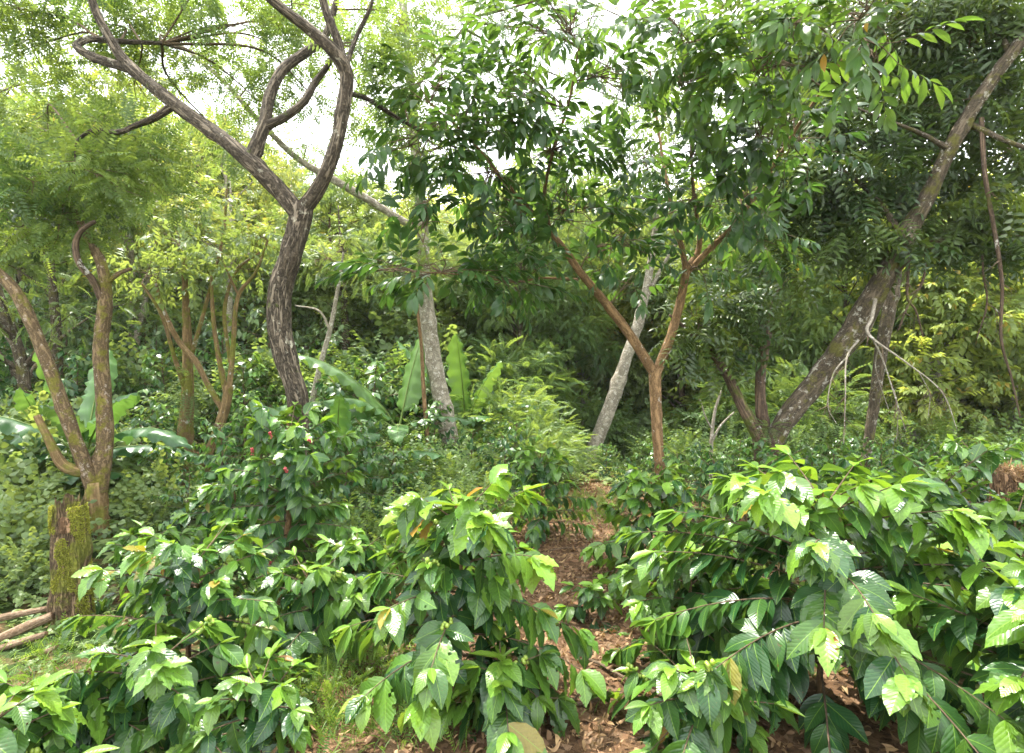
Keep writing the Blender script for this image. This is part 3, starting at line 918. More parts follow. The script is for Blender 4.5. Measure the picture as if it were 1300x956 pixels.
for (px, py, d, rx, ry, cf) in [
        (1010, 60, 8, 70, 50, 1), (1080, 100, 7.6, 70, 45, 1.2), (1160, 80, 7, 70, 45, 1.3), (1230, 60, 6.6, 60, 40, 1.2), (1280, 120, 6.4, 50, 45, 1.1), (1200, 140, 6.5, 60, 40, 1.3),
        (1110, 160, 6.8, 70, 40, 1.3), (1040, 150, 7.2, 60, 40, 1.1), (1040, 215, 7, 60, 35, 1.1), (1110, 235, 6.6, 65, 40, 1.5), (1180, 215, 6.9, 50, 35, 1.0), (1270, 205, 6.4, 50, 40, 1.1),
        (1260, 262, 6.3, 55, 28, .9), (1190, 285, 6.5, 55, 24, .9), (1110, 300, 6.5, 60, 25, 1.1), (1050, 262, 7.2, 50, 24, .7), (990, 130, 7.8, 50, 40, .9), (990, 230, 7.6, 40, 30, .6),
        (1100, 10, 7, 90, 35, 1.3), (1200, 5, 6.6, 80, 30, 1.2), (1290, 10, 6.4, 50, 30, .9), (980, 10, 8, 80, 35, 1.0), (1160, 312, 6.6, 50, 10, .3), (1215, 305, 6.6, 45, 10, .25), (1300, 300, 6.2, 30, 35, .6),
        (890, 405, 6.8, 40, 22, .9), (925, 375, 7, 50, 28, 1.0), (955, 400, 7.2, 30, 25, .6), (870, 435, 6.6, 28, 18, .4), (940, 440, 7.1, 24, 22, .35), (910, 460, 6.9, 20, 16, .2), (975, 325, 7.3, 30, 14, .3), (960, 270, 7.4, 50, 28, .8), (1030, 290, 7.4, 50, 18, .7), (1000, 90, 8.2, 70, 50, 1), (1060, 50, 8, 80, 50, 1.2), (1130, 50, 7.8, 80, 50, 1.2), (1220, 100, 7.6, 70, 50, 1.2), (1005, 352, 7.4, 20, 10, .12)]:
    dcl.append((px, py, d + (.3 if px > 1060 and py > 70 and py < 310 else 0), rx, ry, cf))
t.foliage(dcl, pin_dark, M['dark'], per=95, droop=.45, tint=(.0, .7), shell=.12, sc=(.9, 1.3))
# moss and small ferns at the fork
fa = Acc()
n = 26
pos, out = blob_points(P(976, 545, 6.85), (.12, .08, .1), n, .4)
scatter(fa, [pinnate(.2, 8, .04, .012, .6, 60)], pos, norm(out + [0, -.5, .1]), out * .2 + [0, 0, 1], rng.uniform(.6, 1.1, n), rng.random(n) * .5)
fa.build('tree_fern_tuft', M['lush'], t.root, off=t.base, kind='stuff')
t.finish()

# --- second pale trunk behind the leaning tree
t = Tree('grey_trunk_tree', 'pale grey trunk standing straight behind the leaning lichen tree', 'tree', (1098, 590, 9.5), M['bark_grey'])
D = 9.5
t.limb_slim(.8, 'trunk', [(1096, 605, D, 17), (1101, 570, D, 16), (1110, 510, D, 18), (1120, 440, D, 21), (1130, 385, D, 23), (1140, 310, D, 20), (1148, 220, D, 17), (1155, 120, D, 14), (1160, 0, D, 11)], ground=True, rough=.06)
t.limb('branch', [(1150, 200, D, 9), (1190, 130, D, 7), (1250, 60, D, 5)])
t.limb('branch', [(1150, 180, D, 9), (1100, 100, D, 7), (1030, 30, D, 5)])
t.foliage([(1160, 20, 9.5, 90, 50), (1060, 30, 9.4, 90, 50), (1260, 30, 9.5, 80, 60), (1100, 130, 9.6, 90, 40), (1230, 150, 9.7, 80, 50), (950, 40, 10, 80, 50), (1000, 130, 10, 60, 40)], [twig(quad_leaf(.15, .06), .35, 9, 70 + s) for s in range(3)], M['dark'], per=110, tint=(.2, .9))
t.finish()

# --- mossy trees on the left slope
t = Tree('mossy_tree', 'mossy brown trunk wrapped in ferns left of the twisted tree', 'tree', (230, 640, 8.2), M['bark_moss'])
D = 8.2
t.limb('trunk', [(229, 640, D, 26), (231, 600, D, 23), (235, 550, D, 20), (238, 500, D, 17), (238, 440, D, 13), (236, 380, D, 9), (233, 320, D, 6)], ground=True)
t.limb('branch', [(237, 500, D, 8), (222, 455, D - .2, 6), (205, 400, D - .4, 5), (180, 360, D - .5, 3)])
t.limb('branch', [(237, 470, D, 7), (252, 420, D, 6), (266, 370, D + .2, 5), (283, 300, D + .3, 4), (288, 240, D + .4, 3)])
t.foliage([(238, 345, 8.2, 45, 28, .6), (190, 340, 8, 45, 28, .6), (285, 245, 8.6, 45, 28, .5), (215, 300, 8.4, 40, 25, .5)], [twig(quad_leaf(.12, .05), .3, 8, 80 + s) for s in range(3)], M['mid'], per=50)
fa = Acc()
n = 40
pos, out = blob_points(P(240, 490, 8.05), (.16, .12, .22), n, .3)
scatter(fa, [pinnate(.34, 10, .06, .016, .9, 61)], pos, norm(out + [0, -.2, -.2]), out * .2 + [0, 0, 1], rng.uniform(.6, 1.1, n), rng.random(n) * .4)
fa.build('tree_fern_tuft', M['mid'], t.root, off=t.base, kind='stuff')
t.finish()

t = Tree('branching_tree', 'olive barked tree spreading in many thin crooked arms beside the mossy fern wrapped trunk', 'tree', (262, 590, 8.0), M['bark_moss'])
D = 8.0
t.limb('trunk', [(250, 640, D, 15), (262, 585, D, 14), (277, 545, D, 14), (286, 515, D, 14), (291, 490, D, 12)], ground=True)
t.limb('branch', [(284, 522, D, 9), (265, 490, D, 8), (248, 458, D, 8), (228, 435, D, 8), (210, 400, D, 7), (198, 360, D, 4)])
t.limb('branch', [(288, 505, D, 8), (277, 450, D, 7), (271, 405, D, 6), (268, 350, D, 4)])
t.limb('branch', [(291, 495, D, 9), (296, 440, D, 7), (302, 378, D, 6), (325, 345, D, 4), (340, 305, D, 3)])
t.limb('branch', [(303, 375, D, 4), (290, 348, D, 3), (276, 318, D, 2)])
t.limb('branch', [(292, 460, D, 6), (285, 395, D + .1, 6), (300, 345, D + .2, 4), (330, 320, D + .3, 3)])
t.foliage([(330, 300, 8, 40, 26, .6), (275, 310, 8, 40, 25, .5), (205, 350, 8, 40, 25, .4), (300, 340, 8.2, 40, 25, .4)], [twig(quad_leaf(.11, .045), .3, 8, 84 + s) for s in range(3)], M['mid'], per=50)
t.finish()

t = Tree('thin_tree', 'thin pale bare stem just right of the twisted trunk', 'tree', (392, 560, 8.5), M['bark_pale'])
D = 8.5
t.limb('trunk', [(388, 590, D, 9), (393, 530, D, 8), (405, 470, D, 8), (420, 415, D, 7), (430, 360, D, 5), (436, 320, D, 3)], ground=True, rough=.03)
t.limb('branch', [(419, 420, D, 4), (405, 395, D, 3.4), (375, 388, D, 2)])
t.foliage([(436, 310, 8.5, 40, 25, .5), (400, 330, 8.6, 40, 25, .5)], pin_small, M['mid'], per=50)
t.finish()

t = Tree('sapling', 'thin brown sapling stem beside the pale spotted trunk', 'sapling', (545, 600, 8.2), M['bark_tan'])
D = 8.2
t.limb('trunk', [(546, 620, D, 7), (543, 560, D, 6), (538, 500, D, 6), (535, 440, D, 5), (529, 385, D, 4), (526, 350, D, 3)], ground=True, rough=.03)
t.foliage([(528, 345, 8.2, 45, 26, .8), (560, 320, 8.3, 50, 28, .8), (500, 320, 8.3, 40, 24, .5), (470, 345, 8.4, 35, 20, .4)], pin_small, M['mid'], per=80, sc=(1, 1.5))
t.finish()

t = Tree('bare_sapling', 'small leafless pale sapling below the dark limb of the leaning tree', 'sapling', (905, 590, 8.5), M['bark_pale'])
D = 8.5
t.limb('trunk', [(903, 600, D, 6), (903, 570, D, 5.5), (904, 550, D, 5), (908, 520, D, 4), (918, 490, D, 2)], ground=True, rough=.03)
t.limb('branch', [(904, 560, D, 4), (915, 540, D, 3), (932, 523, D, 2)])
t.limb('branch', [(904, 545, D, 3), (896, 530, D, 2.4), (888, 505, D, 1.5)])
t.finish()

# ------------------------------------------------------------------ mossy stump, cut stump and logs
s0 = P(92, 795, 3.65)
s0[2] = float(ground_z(s0[0], s0[1]))
stump = thing('mossy_stump', 'broken upright stump coated in yellow green moss at the left', 'stump', s0)
a = Acc()
rows = np.array([[0.01, 0, -.06, .115], [0, 0, .1, .108], [-.01, 0, .35, .102], [-.02, .01, .6, .098], [-.025, .01, .76, .09]])
tube(a, rows, ns=40, step=.015, rough=.06, seed=3, cap=False)
V = a.V[0]
th = np.arctan2(V[:, 1], V[:, 0])
V[:, 0] *= 1 + .03 * np.sin(9 * th + 3 * V[:, 2])
top = V[:, 2] > .70
V[top, 2] += (.05 * np.sin(th[top] * 3 + 1) + .028 * np.sin(th[top] * 11) + .022 * np.sin(th[top] * 17 + 2)) * np.clip((V[top, 2] - .70) / .06, 0, 1)
body = a.build('trunk', M['bark_stump'], stump)
a = Acc()
tube(a, np.array([[-.02, .01, .60, .10], [-.024, .01, .69, .085], [-.025, .01, .715, .03]]), ns=20, step=.02, rough=.2, seed=5)
a.build('rotten_core', M['wood_rot'], stump)
a = Acc()
n = 34000
th = rng.random(n) * 6.283
zz = rng.random(n) * .76
m_ok = (vnoise(th * 1.5 + 2, zz * 7) + .45 * np.sin(th - 5.6) + .12 > -.05)
th, zz = th[m_ok], zz[m_ok]
rr = np.interp(zz, [0, .1, .35, .6, .76], [.112, .108, .102, .098, .09]) * 1.01
cx = np.interp(zz, [0, .76], [0, -.025])
pos = np.stack([cx + rr * np.cos(th), rr * np.sin(th), zz], -1)
o_ = np.stack([np.cos(th), np.sin(th), np.zeros_like(th)], -1)
scatter(a, [quad_leaf(.012, .006, .2, .3)], pos, norm(o_ * .8 + rng.normal(size=pos.shape) * .5 + [0, 0, -.2]), o_ + rng.normal(size=pos.shape) * .3, rng.uniform(.6, 1.3, len(th)), rng.random(len(th)))
a.build('moss', M['moss'], stump, kind='stuff')

s1 = P(1284, 640, 4.0)
s1[2] = float(ground_z(s1[0], s1[1]))
cut = thing('rotten_stump', 'crumbling orange brown stump showing above the coffee leaves at the right', 'stump', s1)
top_z = CAM_H + (HORIZON - 596) / FPX * 4.0
a = Acc()
tube(a, np.array([[0, 0, -.06, .15], [0, 0, top_z * .5, .125], [0, 0, top_z * .8, .118], [0, 0, top_z - .02, .125]]), ns=32, step=.03, rough=.09, seed=9, cap=False)
V = a.V[0]
th = np.arctan2(V[:, 1], V[:, 0])
tp = V[:, 2] > top_z - .10
V[tp, 2] += .045 * np.sin(th[tp] * 2 + 2.2) + .03 * np.sin(th[tp] * 7) + .015 * np.sin(th[tp] * 13)
a.build('trunk', M['wood_rot'], cut)
a = Acc()
n = 700
pos, out = blob_points((0, 0, top_z - .03), (.11, .11, .055), n, .3)
scatter(a, [quad_leaf(.05, .008, .2, .4)], pos, norm(rng.normal(size=(n, 3)) + [0, 0, .3]), rng.normal(size=(n, 3)), rng.uniform(.6, 1.3, n), rng.random(n))
a.build('rotten_fibre', M['litter'], cut, kind='stuff')

for (pa, pb, r, lab) in [((-60, 800), (62, 772), .020, 'pale cut log lying topmost of the log pile beside the mossy stump'),
                         ((-50, 835), (66, 782), .026, 'short thick brown log in the middle of the pile beside the mossy stump'),
                         ((-70, 850), (58, 805), .017, 'thin pale log low in the pile beside the mossy stump'),
                         ((-30, 868), (72, 822), .014, 'lowest split log lying in front of the pile beside the mossy stump')]:
    A, B = P(pa[0], pa[1], 3.45 - (pa[1] - 800) * .004), P(pb[0], pb[1], 3.6 - (pb[1] - 772) * .008)
    lo = min(A[2], B[2])
    lg = thing('log', lab, 'log', (*((A + B) / 2)[:2], (A[2] + B[2]) / 2), group='logs piled beside the mossy stump')
    c = np.array(lg.location)
    a = Acc()
    tube(a, [[*(A - c), r], [*((A + B) / 2 - c + [0, 0, .008]), r * 1.05], [*(B - c), r * .95]], ns=16, step=.04, rough=.11, seed=r * 900)
    a.build('bark', M['wood_cut'], lg)
    # sawn end
    a = Acc()
    dv = norm(B - A)
    tube(a, [[*(B - c + dv * .002), r * .9], [*(B - c + dv * .006), r * .86]], ns=16, step=.01)
    a.build('sawn_end', M['wood_rot'], lg)

# ------------------------------------------------------------------ coffee bushes
coffee_meshes = []
for s in range(12):
    tp = leaf_tpl(1.0, random.uniform(.41, .54), 14, 3, random.uniform(.02, .42), random.uniform(.02, .55), wave=random.uniform(.05, .085), peak=.46, k=random.uniform(4.5, 6.5), ph=s * 1.1, twist=random.uniform(-.5, .5))
    qs = tp[1]
    if s % 3 == 0:                           # insect damage: bites out of the margin, a hole or two
        bite = [random.randrange(2, 12) * 6 + random.choice((0, 5)) for _ in range(random.randint(2, 4))] + [random.randrange(3, 11) * 6 + random.choice((1, 4))]
        qs = np.delete(qs, bite, axis=0)
    coffee_meshes.append(build('leaf', tp[0], qs, M['coffee_obj'], uv=tp[2], link=False))
young_meshes = []
for s in range(2):
    tp = leaf_tpl(1.0, .34, 8, 2, .6, -.05 if s else .15, wave=.03, peak=.48, k=5)
    young_meshes.append(build('leaf', *tp[:2], M['coffee_obj'], uv=tp[2], link=False))


def ico_berries(n, seed, rad=.0075, length=.10):
    r = random.Random(seed)
    a = Acc()
    for k in range(n):
        th, z = r.random() * 6.283, r.random() * length
        c = np.array([math.cos(th) * .014, z, math.sin(th) * .014 - .004])
        q = r.uniform(.85, 1.2) * rad
        V, Q = [], []
        for i in range(5):
            la = (i / 4 - .5) * math.pi
            for j in range(6):
                lo = j / 6 * 2 * math.pi
                V.append(c + q * np.array([math.cos(la) * math.cos(lo), math.cos(la) * math.sin(lo), 1.15 * math.sin(la)]))
        for i in range(4):
            for j in range(6):
                Q.append((i * 6 + j, i * 6 + (j + 1) % 6, (i + 1) * 6 + (j + 1) % 6, (i + 1) * 6 + j))
        a.add(V, Q)
    return a


def berry_mesh(n, seed, mat, rad=.0075):
    a = ico_berries(n, seed, rad)
    return build('berry_cluster', np.concatenate(a.V), np.concatenate(a.Q), mat, link=False)


green_berries = [berry_mesh(16, s, M['berry_green'], .0095) for s in range(3)]
red_berries = [berry_mesh(24, 9 + s, M['berry_red'], .0105) for s in range(2)]


def coffee_frames(H, Rr, seed, spacing=.05, start=.12, ll=.18, lean=(0, 0), flush=.5, warm=.008, droop=.58, keep=1.0, fill=.20, step=.048):
    """Stem and branch polylines plus a list of leaves (pos, dir, nrm, len, tint, warm, young)."""
    r = random.Random(seed)
    droop *= r.uniform(.8, 1.25)
    sag = r.uniform(.2, .42)
    lift = r.uniform(-.1, .12)
    stem = [(lean[0] * t * H + .02 * math.sin(t * 5 + seed), lean[1] * t * H + .02 * math.cos(t * 4 + seed), t * H) for t in np.linspace(0, 1, 7)]
    sp = np.array(stem)

    def at(z):
        return np.array([np.interp(z, sp[:, 2], sp[:, k]) for k in range(3)])
    branches, leaves, berries = [], [], []
    z = start * H
    az = r.random() * 3.14
    while z < H - .03:
        t = (z - start * H) / (H * (1 - start))
        az += math.pi / 2 + r.uniform(-.35, .35)
        for side in (0, math.pi):
            if r.random() > keep:
                continue
            a_ = az + side + r.uniform(-.25, .25)
            L = Rr * (1.0 - .72 * t ** 1.6) * r.uniform(.8, 1.12) * (.75 + .25 * min(1, t * 5 + .3))
            el = lift + .85 * t + r.uniform(-.12, .12)
            hd = np.array([math.cos(a_), math.sin(a_), 0])
            L *= r.choice((1, 1, 1, .6, 1.15))
            b0 = at(z)
            pts = []
            ns = 7
            for k in range(ns + 1):
                s_ = L * k / ns
                pts.append(b0 + hd * (s_ * math.cos(el * .8)) + np.array([0, 0, math.sin(el) * s_ - sag * s_ * s_ / max(.3, Rr) * (1 - .4 * t)]))
            pts = np.array(pts)
            branches.append(pts)
            nn = max(3, int(L * (1 - fill) / step) + 1)
            for k in range(nn):
                f = fill + (1 - fill) * (k / max(1, nn - 1))
                p = np.array([np.interp(f * ns, range(ns + 1), pts[:, q]) for q in range(3)])
                tg = norm(pts[min(ns, int(f * ns) + 1)] - pts[max(0, int(f * ns) - 1)])
                sd = norm(np.cross(tg, (0, 0, 1)))
                last = k >= nn - 1
                age = k / max(1, nn - 1)
                for sg in (-1, 1):
                    if r.random() < .05:
                        continue
                    d = tg * (.55 + .3 * age) + sd * sg * (.75 - .25 * age) + np.array([0, 0, -droop * r.uniform(.55, 1.45)]) + np.array([r.gauss(0, .24) for _ in range(3)])
                    n_ = np.array([0, 0, 1.0]) + .55 * tg + .25 * hd + np.array([r.gauss(0, .26) for _ in range(3)])
                    ln = ll * r.uniform(.66, 1.2) * (.8 if last else 1) * (.9 if t > .9 else 1)
                    tint = max(0, min(1, (.02 + .34 * age * age + (.36 * flush if t > .65 else 0)) * r.uniform(.2, 1.7) + (r.random() < flush * .35) * .4 * age))
                    leaves.append((p, norm(d), norm(n_), ln, tint, 1.0 if r.random() < warm else 0.0, 0))
                if r.random() < .16 and f < .85:
                    berries.append((p, tg))
            # drooping rosette and a young pair at the tip
            for q in range(3):
                a2 = r.uniform(0, 6.28)
                hd2 = np.array([math.cos(a2), math.sin(a2), 0]) + .8 * hd
                leaves.append((pts[-1], norm(hd2 + np.array([0, 0, -droop * r.uniform(.6, 1.5)])), norm(hd2 * .5 + np.array([0, 0, 1.])), ll * r.uniform(.75, 1.1), r.random() * (.35 + .5 * flush), 0.0, 0))
            tg = norm(pts[-1] - pts[-2])
            sd = norm(np.cross(tg, (0, 0, 1)))
            for sg in (-1, 1):
                d = tg + sd * sg * .35 + np.array([0, 0, .1 - droop * .6 * r.random()])
                leaves.append((pts[-1], norm(d), norm(np.array([0, 0, 1.]) - .2 * sg * sd), ll * r.uniform(.4, .75), min(1, .45 + .5 * r.random() * (flush + .5)), 1.0 if r.random() < warm * 2 else 0.0, 1))
        z += spacing * r.uniform(.85, 1.15)
    tip = at(H)
    for k in range(4):
        a_ = az + k * math.pi / 2
        hd = np.array([math.cos(a_), math.sin(a_), 0])
        leaves.append((tip, norm(hd + [0, 0, .55 - .4 * (k < 2)]), norm(np.array([0, 0, 1.]) - .3 * hd), ll * (.85 if k < 2 else .5), .6 + .3 * r.random(), 0, 1))
    return sp, branches, leaves, berries


inner_tpl = [leaf_tpl(1.0, .44, 7, 2, .15, .25, wave=.05, ph=q_, twist=.4 * q_ - .4) for q_ in range(3)]


def coffee_bush(px, d, H, Rr, seed, label, base_px=None, red=False, nber=4, maxl=300, stem_r=.014, rz=0, **k):
    c = P(px, 0, d)
    base = np.array([c[0], c[1], float(ground_z(c[0], c[1]))])
    root = thing('coffee_bush', label, 'coffee bush', base, group='coffee bushes planted along the path')
    sp, br, lv, ber = coffee_frames(H, Rr, seed, **k)
    a = Acc()
    rows = [[*p, stem_r * (1.1 - .75 * i / 6)] for i, p in enumerate(sp)]
    rows[0][2] = -.05
    tube(a, rows, ns=10, step=.04, rough=.08)
    a.build('stem', M['bark_tan'], root)
    for b in br:
        a = Acc()
        tube(a, [[*p, .0048 * (1.15 - .75 * i / (len(b) - 1))] for i, p in enumerate(b)], ns=5, step=.06, cap=False)
        a.build('branch', M['twig'], root)
    r = random.Random(seed + 5)
    if len(lv) > maxl:                       # the nearest and outermost leaves one by one, the rest as one mass
        lv = sorted(lv, key=lambda q: q[0][1] - .5 * q[0][2] - .6 * abs(q[0][0]) + .15 * r.random())
        a = Acc()
        mass = lv[maxl:]
        scatter(a, inner_tpl, [q[0] for q in mass], [q[1] for q in mass], [q[2] for q in mass], np.array([q[3] for q in mass]), np.array([q[4] for q in mass]))
        a.build('foliage', M['coffee_near'], root, kind='stuff')
        lv = lv[:maxl]
    P_ = np.array([q[0] for q in lv]); D_ = np.array([q[1] for q in lv]); N_ = np.array([q[2] for q in lv])
    F = frames(D_, N_)
    for i, q in enumerate(lv):
        mt = Matrix([[*(F[i][x] * q[3]), P_[i][x]] for x in range(3)] + [[0, 0, 0, 1]])
        o = put('leaf', r.choice(young_meshes) if q[6] and r.random() < .6 else r.choice(coffee_meshes), root, mt)
        o.color = (q[4], q[5] * r.uniform(.3, 1), 0, 1)
    r.shuffle(ber)
    if red:
        ber = sorted(ber, key=lambda q: q[0][1])[:10]
    for (p, tg) in ber[:nber]:
        Fb = frames(tg[None], np.array([[0, 0, 1.]]))[0]
        mt = Matrix([[*(Fb[x]), p[x]] for x in range(3)] + [[0, 0, 0, 1]])
        if red:
            mt.translation += Vector((0, -.07, -.03))
        put('berry_cluster', r.choice(red_berries if red else green_berries), root, mt)
    return root


coffee_bush(580, 2.8, .97, .64, 17, 'rounded bright green coffee bush left of the path with drooping shiny leaves', nber=6, start=.24, ll=0.181, flush=1.0, spacing=0.042)
coffee_bush(1045, 2.65, 1.06, 1.0, 24, 'tallest bright green coffee bush filling the right foreground', nber=5, start=.22, spacing=.034, ll=0.181, flush=.8, droop=.48)
coffee_bush(1310, 2.15, 0.85, .62, 31, 'coffee bush cut by the lower right corner with big arching leaves', nber=2, ll=0.19, flush=.5)
coffee_bush(245, 2.95, 0.7, .72, 41, 'dark coffee bush with bronze young leaves and green berries near the log pile', nber=9, ll=0.15, warm=.05, flush=.25, spacing=0.034)
coffee_bush(-5, 2.1, 0.35, .36, 51, 'low coffee bush in the lower left corner with a few large leaves', nber=2, ll=0.181, maxl=150, flush=.5, spacing=0.034)
coffee_bush(826, 4.3, 0.82, .58, 61, 'coffee bush at the foot of the slender tan tree', nber=3, ll=0.155, flush=.8, spacing=0.044)
coffee_bush(880, 3.2, 0.612, .48, 71, 'low coffee bush hanging over the right edge of the path', nber=3, ll=0.172, flush=.5, spacing=0.04)
coffee_bush(885, 2.45, 0.35, .38, 81, 'small coffee bush with green berries low at the bottom beside the path', nber=6, ll=0.164, maxl=150, flush=.3, spacing=0.034)
coffee_bush(750, 3.7, 0.228, .22, 91, 'tiny coffee seedling growing in the middle of the path', nber=0, ll=0.137, maxl=40, stem_r=.006, flush=.5)
coffee_bush(640, 2.6, 0.315, .32, 95, 'low coffee shoot with broad dark leaves under the rounded bright bush', nber=3, ll=0.181, maxl=150, flush=.1, spacing=0.034)
coffee_bush(688, 5.6, 0.85, .50, 101, 'dark coffee bush left of the path where it narrows', nber=0, ll=0.146, flush=.15, maxl=220)
coffee_bush(330, 2.45, .28, .30, 137, 'tiny coffee bush in the grass at the bottom left', nber=0, ll=0.141, flush=.4, maxl=120, stem_r=.006, spacing=.03)
coffee_bush(130, 2.45, .28, .32, 139, 'small coffee bush in front of the log pile', nber=1, ll=0.161, flush=.4, maxl=140, stem_r=.007, spacing=.034)
coffee_bush(50, 2.35, .30, .34, 143, 'low coffee bush in the grass right of the corner bush', nber=1, ll=0.168, flush=.5, maxl=130, stem_r=.006, spacing=.03)
coffee_bush(205, 2.5, .42, .42, 145, 'low coffee bush directly in front of the bronze tipped bush', nber=2, ll=0.168, flush=.3, maxl=160, stem_r=.008, spacing=.034)
red_bush = coffee_bush(365, 4.15, 1.26, .62, 111, 'tall dark coffee bush bearing red cherries in front of the twisted trunk', nber=2, red=True, ll=0.155, flush=.15, stem_r=.028, start=.25, spacing=0.046)
coffee_bush(452, 3.55, 0.542, .48, 121, 'low dark coffee bush between the red berried one and the rounded bright one', nber=2, ll=0.155, flush=.35, maxl=180, spacing=0.036)
coffee_bush(395, 3.3, 0.481, .42, 125, 'small coffee bush right of the dark bronze tipped bush', nber=2, ll=0.146, flush=.25, maxl=180, spacing=0.036)
coffee_bush(195, 4.0, .46, .40, 133, 'small dark coffee bush beside the mossy stump', nber=1, ll=0.141, flush=.2, maxl=160, spacing=.036)
coffee_bush(300, 4.7, 0.7, .55, 131, 'dark coffee bush behind the bronze tipped bush', nber=1, ll=0.146, flush=.15, maxl=180, spacing=0.04)
coffee_bush(1195, 3.6, .98, .75, 141, 'broad coffee bush behind the tallest one on the right', nber=0, ll=0.164, flush=.6, maxl=220)
coffee_bush(1290, 3.2, 0.82, .62, 151, 'coffee bush in front of the rotten orange stump', nber=0, ll=0.164, flush=.6, maxl=200)
coffee_bush(945, 3.9, .70, .60, 161, 'coffee bush between the tallest bush and the tan tree', nber=0, ll=0.164, flush=.5, maxl=200)
coffee_bush(1110, 4.8, .78, .75, 171, 'dark coffee bush in the second row below the leaning tree', nber=0, ll=0.155, flush=.3, maxl=150)
coffee_bush(1250, 4.9, 0.92, .75, 181, 'dark coffee bush in the second row behind the rotten stump', nber=0, ll=0.155, flush=.3, maxl=150)

for k_, (px, py, d_) in enumerate([(320, 576, 3.66), (362, 601, 3.6), (343, 556, 3.72), (392, 566, 3.75)]):
    q_ = P(px, py - 7, d_) - np.array(red_bush.location)
    put('berry_cluster', red_berries[k_ % 2], red_bush, Matrix.Translation(q_) @ Matrix.Rotation(R((-80, -40, -60, -20)[k_]), 4, 'X') @ Matrix.Rotation(R(50 * k_), 4, 'Y') @ Matrix.Scale(.45, 4))

# coffee shrubs whose leaves are too small to pick apart: shared meshes
def shrub_variant(seed, mat, H=1.3, Rr=.75, ll=.17, flush=.4, droop=.62):
    sp, br, lv, ber = coffee_frames(H, Rr, seed, ll=ll, flush=flush, spacing=.075, fill=.3, droop=droop, step=.07)
    a = Acc()
    tp = [leaf_tpl(1, .42, 2, 1, .2, .25), leaf_tpl(1, .45, 2, 1, .1, .35)]
    scatter(a, tp, [q[0] for q in lv], [q[1] for q in lv], [q[2] for q in lv], np.array([q[3] for q in lv]), np.array([q[4] for q in lv]))
    fm = build('foliage', np.concatenate(a.V), np.concatenate(a.Q), mat, tint=np.concatenate(a.T), uv=np.concatenate(a.U), link=False)
    b = Acc()
    tube(b, [[*p, .016 * (1.1 - .7 * i / 6)] for i, p in enumerate(sp)], ns=6, step=.1)
    for q in br:
        tube(b, [[*p, .005] for p in q[::3]], ns=3, step=.3, cap=False)
    sm = build('stem', np.concatenate(b.V), np.concatenate(b.Q), M['twig'], uv=np.concatenate(b.U), ring=np.concatenate(b.B), link=False)
    return fm, sm


near_shrubs = [shrub_variant(300 + s, M['coffee']) for s in range(4)]
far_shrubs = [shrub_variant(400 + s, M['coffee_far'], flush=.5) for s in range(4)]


LATER = []
LANDMARKS = [(60, 'the mossy stump'), (130, 'the orange forked tree'), (235, 'the fern wrapped trunk'), (375, 'the twisted tree'), (565, 'the pale spotted trunk'), (690, 'the central feathery shrub'), (785, 'the leaning pale trunk'), (838, 'the slender tan tree'), (985, 'the lichen covered leaning tree'), (1110, 'the straight grey trunk'), (1270, 'the long hanging vine')]
ORD = ['nearest', 'second nearest', 'third nearest', 'fourth nearest', 'fifth nearest', 'sixth nearest', 'seventh nearest', 'eighth nearest', 'ninth nearest']


def label_later(o, px, d, phrase):
    """Label from a landmark the thing stands beside; several at one landmark are told apart by nearness."""
    lx, nm = min(LANDMARKS, key=lambda q: abs(q[0] - px))
    rel = 'behind' if abs(lx - px) < 16 else ('left of' if px < lx else 'right of')
    LATER.append((o, d, phrase, rel + ' ' + nm))


def write_labels():
    seen = {}
    for q in sorted(LATER, key=lambda q: q[1]):
        seen.setdefault((q[2], q[3]), []).append(q)
    for (ph, wh), qs in seen.items():
        for i_, q in enumerate(qs):
            q[0]['label'] = f'{ph} {wh}' + ('' if len(qs) == 1 else ', ' + ('farthest' if i_ == len(qs) - 1 and i_ else ORD[min(i_, 8)]))


def place_pair(name, meshes, part_names, x, y, sc, label, cat, group, rz=None, sink=.0, kinds=('stuff', None)):
    z = float(ground_z(x, y))
    o = thing(name, label, cat, (x, y, z - sink), rng.random() * 6.28 if rz is None else rz, group, sc)
    for me, pn, kd in zip(meshes, part_names, kinds):
        put(pn, me, o, kind=kd)
    return o


placed = []


def free(x, y, dmin):
    for (a_, b_) in placed:
        if (a_ - x) ** 2 + (b_ - y) ** 2 < dmin * dmin:
            return False
    placed.append((x, y))
    return True


# rows beyond the foreground, both sides of the path
for (px, d, sc) in [(905, 5.3, 0.63), (1000, 5.6, 0.67), (860, 6.2, 0.59), (960, 6.6, 0.63), (1060, 6.2, 0.63), (1170, 6.1, 0.63), (1290, 6.4, 0.63), (1120, 7.5, 0.59), (1240, 7.6, 0.59), (1030, 7.8, 0.55), (890, 7.6, 0.55), (800, 7.4, 0.44), (1330, 5.4, 0.63), (940, 8.8, 0.59), (1180, 9, 0.59), (1080, 9.2, 0.59), (830, 9.2, 0.52), (1290, 9, 0.59), (770, 9.6, 0.44)]:
    c = P(px, 0, d)
    placed.append((c[0], c[1]))
    place_pair('coffee_bush', near_shrubs[int(rng.integers(4))], ('foliage', 'stem'), c[0], c[1], sc, 'dark green coffee bush in the rows behind the right hand foreground bushes', 'coffee bush', 'coffee bushes in the right hand rows')
    label_later(C.objects[-1].parent, px, d, 'dark green coffee bush in the rows')
